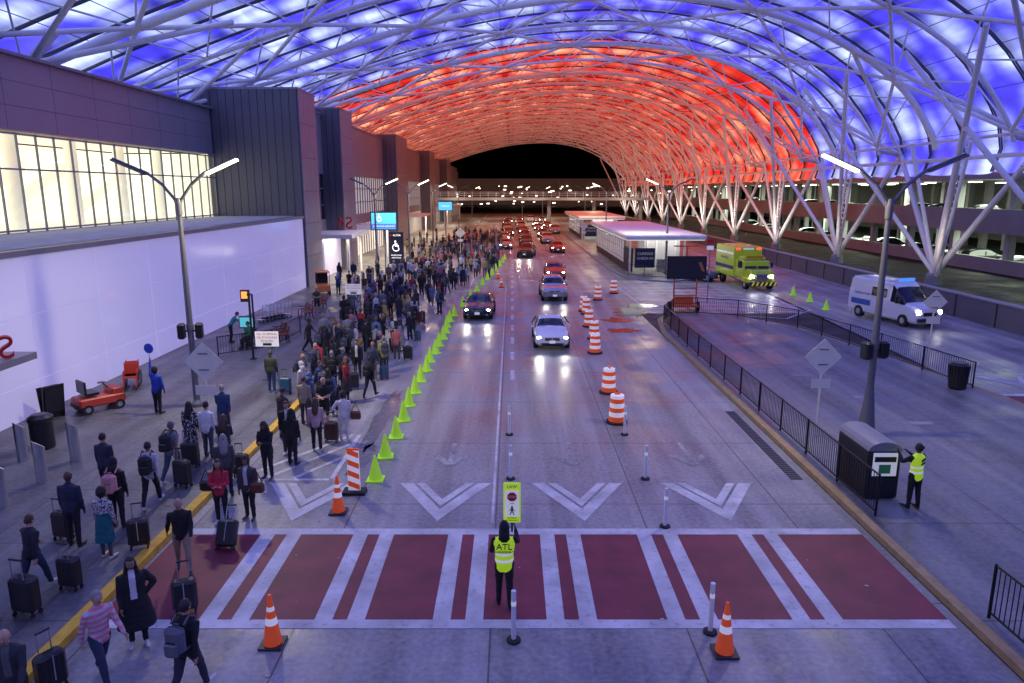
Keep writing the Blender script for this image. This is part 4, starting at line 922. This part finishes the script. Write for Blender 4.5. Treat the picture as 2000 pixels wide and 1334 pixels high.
        if hair=='hood':
            o=len(BF); ringloft(BV,BF,[hx((0,.03,-.02)),N+Vector((0,.05,.03)),T(.44)+Vector((0,.04,0))],[(.1,.1),(.1,.085),(.12,.08)],X,12); BM+= [TO]*(len(BF)-o)
    me=bpy.data.meshes.new('tmp'); me.from_pydata([tuple(v) for v in V],[],F)
    ob=bpy.data.objects.new('tmp',me); COL.objects.link(ob)
    rm=ob.modifiers.new('r','REMESH'); rm.mode='VOXEL'; rm.voxel_size=.0145
    sm=ob.modifiers.new('sm','SMOOTH'); sm.factor=.5; sm.iterations=3
    dg=bpy.context.evaluated_depsgraph_get(); ev=ob.evaluated_get(dg); mm=ev.to_mesh()
    nv=len(mm.vertices); co_=np.empty(nv*3); mm.vertices.foreach_get('co',co_); co_=co_.reshape(-1,3)
    faces=[tuple(q.vertices) for q in mm.polygons]; ev.to_mesh_clear(); bpy.data.objects.remove(ob); bpy.data.meshes.remove(me)
    fc=np.array([co_[list(f)].mean(0) for f in faces])
    best=np.full(len(fc),9.);lab=np.zeros(len(fc),int)
    for (a,b_,r,lb) in seg:
        a=np.array(a);b_=np.array(b_);d=b_-a; t=np.clip(((fc-a)@d)/max(1e-9,d@d),0,1); dist=np.linalg.norm(fc-(a+t[:,None]*d),axis=1)-r
        mk_=dist<best; best[mk_]=dist[mk_]; lab[mk_]=lb
    if o_.get('inner'):
        mk_=(lab==TO)&(np.abs(fc[:,0])<.055)&(fc[:,2]>.98)&(fc[:,2]<1.5)&(fc[:,1]<np.array([ (P+D*(z-.94)).y for z in fc[:,2]])-.03); lab[mk_]=IN
    for i in range(nv):
        v=Vector(co_[i]); 
        if v.z<1.42: dd=mnoise.noise(Vector((v.x*9,v.y*9,v.z*14)))*.011; nn=Vector((v.x,v.y,0)); co_[i]+=np.array(nn.normalized()*dd) if nn.length>.03 else 0
    dz=-min(feetz) if pose!='sit' else -.36
    AV=[tuple(c) for c in co_]+[tuple(v) for v in BV]; AF=faces+[tuple(i+nv for i in f) for f in BF]; AM=list(lab)+BM
    AV=[(x,y,z+dz) for x,y,z in AV]
    me=bpy.data.meshes.new('person_body'); me.from_pydata(AV,[],AF)
    for i in range(8): me.materials.append(None)
    me.polygons.foreach_set('material_index',[int(a) for a in AM]); me.polygons.foreach_set('use_smooth',[True]*len(AF)); me.update()
    TPL[key]=(me,[h[0]+Vector((0,0,dz)) for h in hands]); return TPL[key]
SKIN=[(.5,.3,.2),(.42,.24,.16),(.25,.13,.08),(.12,.06,.035),(.08,.04,.025),(.3,.17,.1),(.52,.34,.25)]
HAIR=[(.012,.01,.009),(.02,.013,.01),(.06,.03,.015),(.15,.09,.04),(.25,.24,.23),(.012,.01,.01)]
def skinm(c): return mat('skin_%.2f'%c[0],c,.5,var=.08,scale=20)
def hairm(c): return mat('hair_%.3f_%.3f'%c[:2],c,.55,var=.3,scale=30)
eyew=mat('eye_dark',(.02,.012,.01),.3)
shoe_b=mat('shoe_black',(.02,.02,.02),.5); shoe_w=mat('shoe_white',(.6,.6,.6),.5); 
PACK={}
def person(x,y,h,pose='stand',hair='short',out='long',skin=0,hc=0,top=(.03,.03,.04),bot=(.02,.02,.03),shoe=0,acc=None,inner=(.5,.5,.5),scale=1.0,name='person',z=None,pack=None):
    me,hands=template(pose,hair,out); o=bpy.data.objects.new(name,me); COL.objects.link(o)
    if z is None: z=.15 if x<-8.1 or (8.7<x<19 and y<46) else .012
    o.location=(x,y,z); o.rotation_euler=(0,0,R(h)); o.scale=(scale,)*3
    hcM=cloth(hc) if isinstance(hc,tuple) else hairm(HAIR[hc])
    ms=[skinm(SKIN[skin]),hcM,top if not isinstance(top,tuple) else cloth(top),bot if not isinstance(bot,tuple) else cloth(bot),[shoe_b,shoe_w][shoe],acc or cloth((.05,.05,.05)),eyew,cloth(inner)]
    for i,m_ in enumerate(ms): o.material_slots[i].link='OBJECT'; o.material_slots[i].material=m_
    if pack:
        if pack in PACK:
            q=bpy.data.objects.new('backpack',PACK[pack]); COL.objects.link(q); q.parent=o
        else:
            b=MB(); pm=cloth(pack); b.cham((0,.24,1.2),(.32,.2,.46),.07,pm); b.cham((0,.355,1.1),(.24,.07,.24),.03,pm); b.box((0,.39,1.2),(.2,.01,.015),chrome)
            for s in(-.11,.11): b.path([(s,.16,1.42),(s,.02,1.50),(s,-.11,1.42),(s*1.1,-.145,1.25),(s*1.4,-.02,1.02),(s,.16,1.0)],.018,pm,6)
            b.tube((-.04,.18,1.44),(.04,.18,1.44),.012,pm); bo=b.obj('backpack',o); PACK[pack]=bo.data
    return o
SUIT={}
def suitcase(x,y,rz,c=(.02,.02,.022),s=1.0,tilt=0,z=None):
    if z is None: z=.15 if x<-8.1 else .012
    if c in SUIT: o=bpy.data.objects.new('suitcase',SUIT[c]); COL.objects.link(o); o.location=(x,y,z); o.scale=(s,)*3
    else:
        e=MB(); pm=mat('luggage_%s_%s_%s'%c,c,.4,var=.1); e.cham((0,0,.39),(.44,.25,.6),.05,pm)
        for k in range(5): e.box((-.14+k*.07,-.127,.39),(.02,.012,.5),pm)
        for sx in(-.17,.17):
            for sy in(-.08,.08): e.tube((sx-.015,sy,.04),(sx+.015,sy,.04),.04,rubber,n=10); e.box((sx,sy,.08),(.03,.03,.03),dark)
        for sx in(-.1,.1): e.tube((sx,.09,.68),(sx,.09,1.02),.011,chrome,n=6)
        e.tube((-.11,.09,1.03),(.11,.09,1.03),.018,dark,n=6); e.tube((-.08,0,.71),(.08,0,.71),.012,dark,n=6); e.box((0,-.13,.45),(.02,.01,.45),chrome)
        o=e.obj('suitcase',None,(x,y,z),scale=s); SUIT[c]=o.data
    o.rotation_euler=(R(tilt),0,R(rz)); return o
hv=bpy.data.materials.new('hi_vis_vest'); hv.use_nodes=True; n=hv.node_tree.nodes; l=hv.node_tree.links; b_=n['Principled BSDF']; b_.inputs['Roughness'].default_value=.7
tc=n.new('ShaderNodeTexCoord'); sp=n.new('ShaderNodeSeparateXYZ'); l.new(tc.outputs['Object'],sp.inputs[0])
def band(src,c,wd):
    a=n.new('ShaderNodeMath'); a.operation='SUBTRACT'; a.inputs[1].default_value=c; l.new(src,a.inputs[0]); a2=n.new('ShaderNodeMath'); a2.operation='ABSOLUTE'; l.new(a.outputs[0],a2.inputs[0]); a3=n.new('ShaderNodeMath'); a3.operation='LESS_THAN'; a3.inputs[1].default_value=wd; l.new(a2.outputs[0],a3.inputs[0]); return a3.outputs[0]
def mxm(a,b):
    q=n.new('ShaderNodeMath'); q.operation='MAXIMUM'; l.new(a,q.inputs[0]); l.new(b,q.inputs[1]); return q.outputs[0]
st_=mxm(band(sp.outputs[2],1.12,.026),band(sp.outputs[2],.99,.026))
mx=n.new('ShaderNodeMix'); mx.data_type='RGBA'; mx.inputs[6].default_value=(.5,.8,.02,1); mx.inputs[7].default_value=(.75,.75,.72,1); l.new(st_,mx.inputs[0]); l.new(mx.outputs[2],b_.inputs['Base Color']); l.new(mx.outputs[2],b_.inputs['Emission Color']); b_.inputs['Emission Strength'].default_value=.35; nosample(hv)
def patterned(name,c1,c2,kind,scale,thr=.5):
    m=bpy.data.materials.new(name); m.use_nodes=True; n=m.node_tree.nodes; l=m.node_tree.links; b=n['Principled BSDF']; b.inputs['Roughness'].default_value=.85; tc=n.new('ShaderNodeTexCoord')
    if kind=='wave': t=n.new('ShaderNodeTexWave'); t.bands_direction='Z'; t.inputs['Scale'].default_value=scale; o=t.outputs['Fac']
    else: t=n.new('ShaderNodeTexNoise'); t.inputs['Scale'].default_value=scale; o=t.outputs['Fac']
    l.new(tc.outputs['Object'],t.inputs['Vector']); r=n.new('ShaderNodeMapRange'); r.inputs[1].default_value=thr-.03; r.inputs[2].default_value=thr+.03; l.new(o,r.inputs[0])
    mx=n.new('ShaderNodeMix'); mx.data_type='RGBA'; mx.inputs[6].default_value=(*c1,1); mx.inputs[7].default_value=(*c2,1); l.new(r.outputs[0],mx.inputs[0]); l.new(mx.outputs[2],b.inputs['Base Color']); return m
floral=patterned('floral_cloth',(.02,.02,.025),(.6,.6,.62),'noise',22,.58); stripe=patterned('striped_knit',(.5,.45,.5),(.75,.2,.25),'wave',3.2,.5); leop=patterned('leopard_cloth',(.55,.52,.5),(.03,.03,.05),'noise',28,.52)
K=(.012,.012,.015)
off=person(-.15,12.7,180,'holdup','hood','vest',3,0,K,K,0,acc=hv,name='traffic_officer',scale=1.03)
text('ATL',.17,(0,.165,1.31),tblack,off,rot=(R(90),0,math.pi),name='vest_lettering',ext=.008); text('ENFORCEMENT',.052,(0,.165,1.205),tblack,off,rot=(R(90),0,math.pi),name='vest_lettering',ext=.008)
e=empty('crosswalk_sign',(.0,13.17,0)); b=MB(); yl=mat('sign_yellow_green',(.6,.8,.05),.4,emit=(.7,1,.05),es=.3); b.cham((0,0,1.98),(.34,.03,.84),.012,yl); b.box((0,-.017,1.97),(.27,.006,.55),signw)
oc_=[(.1*math.cos(R(22.5+45*i)),-.024,2.11+.1*math.sin(R(22.5+45*i))) for i in range(8)]; b.add(oc_,[tuple(range(8))],tred); 
b.ell((0,-.024,1.90),(.02,.004,.02),tblack); b.box((0,-.024,1.84),(.035,.006,.09),tblack); b.box((-.022,-.024,1.77),(.018,.006,.09),tblack,ry=R(22)); b.box((.022,-.024,1.77),(.018,.006,.09),tblack,ry=R(-22)); b.box((.03,-.024,1.84),(.014,.006,.07),tblack,ry=R(-40)); b.box((-.03,-.024,1.84),(.014,.006,.07),tblack,ry=R(40)); b.tube((0,.02,1.35),(0,.02,1.6),.02,dark); b.obj('panel',e)
text('STOP',.065,(0,-.03,2.11),white,e); text('LAW',.09,(0,-.02,2.32),tblack,e); text('FOR',.04,(0,-.024,1.97),tblack,e); text('WITHIN',.05,(0,-.02,1.66),tblack,e); text('CROSSWALK',.042,(0,-.02,1.61),tblack,e)
vw=person(10.1,16.85,200,'photo','bun','vest',4,0,K,K,0,acc=hv,name='airport_worker')
b=MB(); b.box((0,.165,1.34),(.13,.01,.06),tblack,ry=R(30)); b.box((0,.165,1.25),(.13,.01,.05),tblack,ry=R(30)); b.obj('vest_mark',vw)
person(-7.47,9.45,20,'walk','bald','jacket',0,4,(.03,.03,.04),(.02,.02,.02),inner=(.1,.1,.1))
person(-6.73,10.45,60,'walk','short','long',0,4,stripe,(.03,.04,.08),1); suitcase(-7.5,10.3,60)
person(-5.15,10.1,170,'walk','short','jacket',1,0,K,(.03,.03,.05),1,pack=(.12,.12,.15))
person(-6.7,11.5,30,'hip','long','cape',5,0,K,K,1,inner=(.6,.6,.6)); suitcase(-6.3,12.5,20)
person(-7.0,14.0,25,'pull','bald','long',1,4,K,(.28,.22,.15),0); suitcase(-6.5,14.9,0,tilt=-30)
person(-8.82,14.35,175,'stand','curly','skirt',3,0,leop,(.01,.12,.14),1,scale=.95); suitcase(-8.35,14.8,20)
person(-9.84,14.88,180,'stand','bald','jacket',4,0,(.02,.025,.05),K,0,scale=1.03); suitcase(-10.3,15.2,170,(.03,.02,.02))
person(-9.5,13.0,165,'walk','short','long',0,2,(.02,.02,.03),(.03,.04,.07),1,scale=.95); suitcase(-8.87,13.1,170); suitcase(-9.15,12.2,170,s=1.15)
person(-9.7,11.9,200,'stand','short','long',1,1,(.5,.5,.52),(.03,.04,.07),1)
person(-9.36,15.83,185,'stand','hood','long',3,0,K,K,0,pack=(.6,.28,.25))
person(-9.11,16.94,190,'walk','short','long',2,0,(.5,.5,.52),K,1,pack=(.02,.02,.02))
person(-9.3,18.55,170,'walk','cap','tee',2,(.1,.1,.12),(.2,.2,.22),(.05,.08,.14),1,pack=(.02,.02,.02)); suitcase(-8.9,18.2,160,s=1.1)
person(-7.1,16.3,10,'crossed','long','long',1,2,(.5,.03,.05),K,1,scale=.96); 
person(-6.5,16.55,-5,'weight','curly','jacket',2,0,(.05,.05,.05),K,0,scale=.96)
person(-10.6,17.6,175,'stand','short','long',1,1,(.03,.03,.05),K,0); person(-8.2,19.4,185,'phone','long','jacket',0,2,(.03,.03,.035),(.03,.04,.07),1,scale=.95); suitcase(-7.7,19.2,180)
lb=mat('leather_brown',(.12,.045,.02),.45)
for mt,lc in((lb,(-6.2,16.35,.72)),(black,(-7.5,16.5,.7)),(lb,(-5.05,22.15,.7))):
    b=MB(); b.cham((0,0,.2),(.34,.14,.28),.05,mt); b.path([(-.13,0,.33),(0,0,.62),(.13,0,.33)],.012,mt,6); b.obj('handbag',None,lc)
person(-9.7,20.6,180,'stand','long','skirt',2,0,floral,floral,0,scale=.97); person(-9.1,20.4,175,'stand','short','long',1,1,(.65,.65,.66),(.05,.06,.09),0); suitcase(-9.3,19.6,180,s=1.1)
person(-9.38,22.3,190,'walk','short','jacket',0,4,(.02,.05,.13),(.05,.07,.12),1)
person(-7.6,17.9,200,'stand','long','long',0,4,(.06,.06,.07),K,0)
person(-6.9,19.1,-10,'phone','long','long',3,0,K,K,0); person(-6.5,20.1,170,'stand','hood','long',3,0,K,K,0); person(-6.9,21.0,15,'weight','short','jacket',1,1,K,(.03,.03,.04),1)
person(-6.1,21.3,190,'stand','long','long',0,2,(.45,.3,.32),K,1); person(-5.45,22.2,185,'hip','curly','long',3,0,(.62,.6,.58),(.62,.6,.58),1,scale=.97); suitcase(-5.85,22.1,175,(.06,.02,.02))
person(-6.4,23.5,-15,'crossed','bald','shorts',0,1,K,K,1,scale=1.05); person(-7.2,23.9,170,'stand','short','long',1,2,(.3,.25,.18),(.05,.05,.06),0); person(-7.5,22.4,150,'phone','cap','jacket',2,(.02,.02,.02),(.05,.03,.03),K,0)
person(-9.5,27.4,175,'stand','cap','jacket',2,(.1,.09,.05),(.06,.07,.04),(.05,.08,.16),1); suitcase(-8.9,27.2,180,(.03,.12,.2))
pb=person(-12.7,24.7,170,'raise','curly','long',3,0,(.02,.06,.4),K,0)
b=MB(); b.tube((0,0,0),(0,0,.25),.015,white); b.tube((0,-.012,.38),(0,.012,.38),.18,mat('paddle_blue',(.03,.08,.5),.4),n=20); b.obj('round_paddle',pb,loc=tuple(template('raise','curly','long')[1][0]))
person(-14.8,37,120,'bend','short','tee',1,1,(.02,.2,.25),K,0); person(-13.35,35.75,-40,'sit','short','long',2,0,(.02,.15,.08),K,0,z=.15)
person(-5.5,33.4,180,'stand','short','tee',1,1,(.5,.14,.13),(.06,.06,.07),1); suitcase(-5.0,33.6,180)
person(-6.7,30.2,0,'stand','short','jacket',1,0,K,K,0,inner=(.6,.6,.62)); 
D2=(.02,.02,.025)
TOPS=[K,K,K,D2,D2,(.03,.03,.04),(.015,.02,.05),(.08,.08,.09),(.02,.05,.16),(.42,.03,.04),(.5,.5,.52),(.55,.52,.48),(.18,.14,.1),(.15,.15,.17),(.4,.16,.2),(.05,.06,.04),(.12,.18,.32),(.42,.36,.12),(.25,.25,.28)]
BOTS=[K,K,(.02,.03,.06),(.05,.07,.13),(.03,.03,.035),(.18,.15,.12),(.015,.02,.03)]
rr=random.Random(11); keys=[k for k in TPL if k[0] not in('raise','holdup','photo','sit','bend') and k[2]!='vest' and k[2]!='cape']
keys+= [('stand','beanie','puffy'),('phone','short','jacket'),('stand','bun','coat'),('weight','long','coat'),('stand','long','tee')]
placed=[(o.location.x,o.location.y) for o in bpy.data.objects if o.name.startswith('person')]+[(-11.7,25.6),(-9.3,21)]
def crowd(y0,y1,cnt,dmin,cases,xf):
    c=0;tr_=0
    while c<cnt and tr_<cnt*40:
        tr_+=1; y=y0+(y1-y0)*rr.random(); a,b2=xf(y); x=rr.uniform(a,b2)
        if any((x-px)**2+(y-py)**2<dmin*dmin for px,py in placed): continue
        placed.append((x,y)); k=rr.choice(keys); hd=rr.choice([180,180,180,0,90,-90,200,160])+rr.uniform(-35,35)
        person(x,y,hd,*k,skin=rr.randrange(7),hc=rr.randrange(6) if k[1]!='cap' else rr.choice([(.02,.02,.03),(.3,.03,.03),(.4,.4,.4)]),top=rr.choice(TOPS),bot=rr.choice(BOTS),shoe=int(rr.random()<.35),inner=rr.choice([(.5,.5,.5),(.1,.1,.15),(.3,.3,.35)]),scale=rr.uniform(.92,1.05),pack=rr.choice([None,None,None,(.02,.02,.02),(.05,.06,.1)]) if y<60 else None)
        if rr.random()<cases: suitcase(x+rr.choice([-.42,.42]),y+rr.uniform(-.2,.3),rr.uniform(0,360),rr.choice([(.02,.02,.022),(.03,.03,.05),(.1,.02,.02),(.05,.1,.15)]),s=rr.uniform(.85,1.1))
        c+=1
crowd(24,34,22,.62,.4,lambda y:(-8.3-(y-24)*.08,-5.7+.03*(y-23)))
crowd(34,46,36,.65,.35,lambda y:(-10.3,-5.0))
crowd(46,66,60,.7,.2,lambda y:(-10.8,-4.7+max(0,(y-55))*.14))
crowd(66,128,150,.75,.05,lambda y:(-9.8,-1.5))
crowd(46,125,28,1.2,.2,lambda y:(-15.5,-10.5))
print('objs',len(bpy.data.objects))
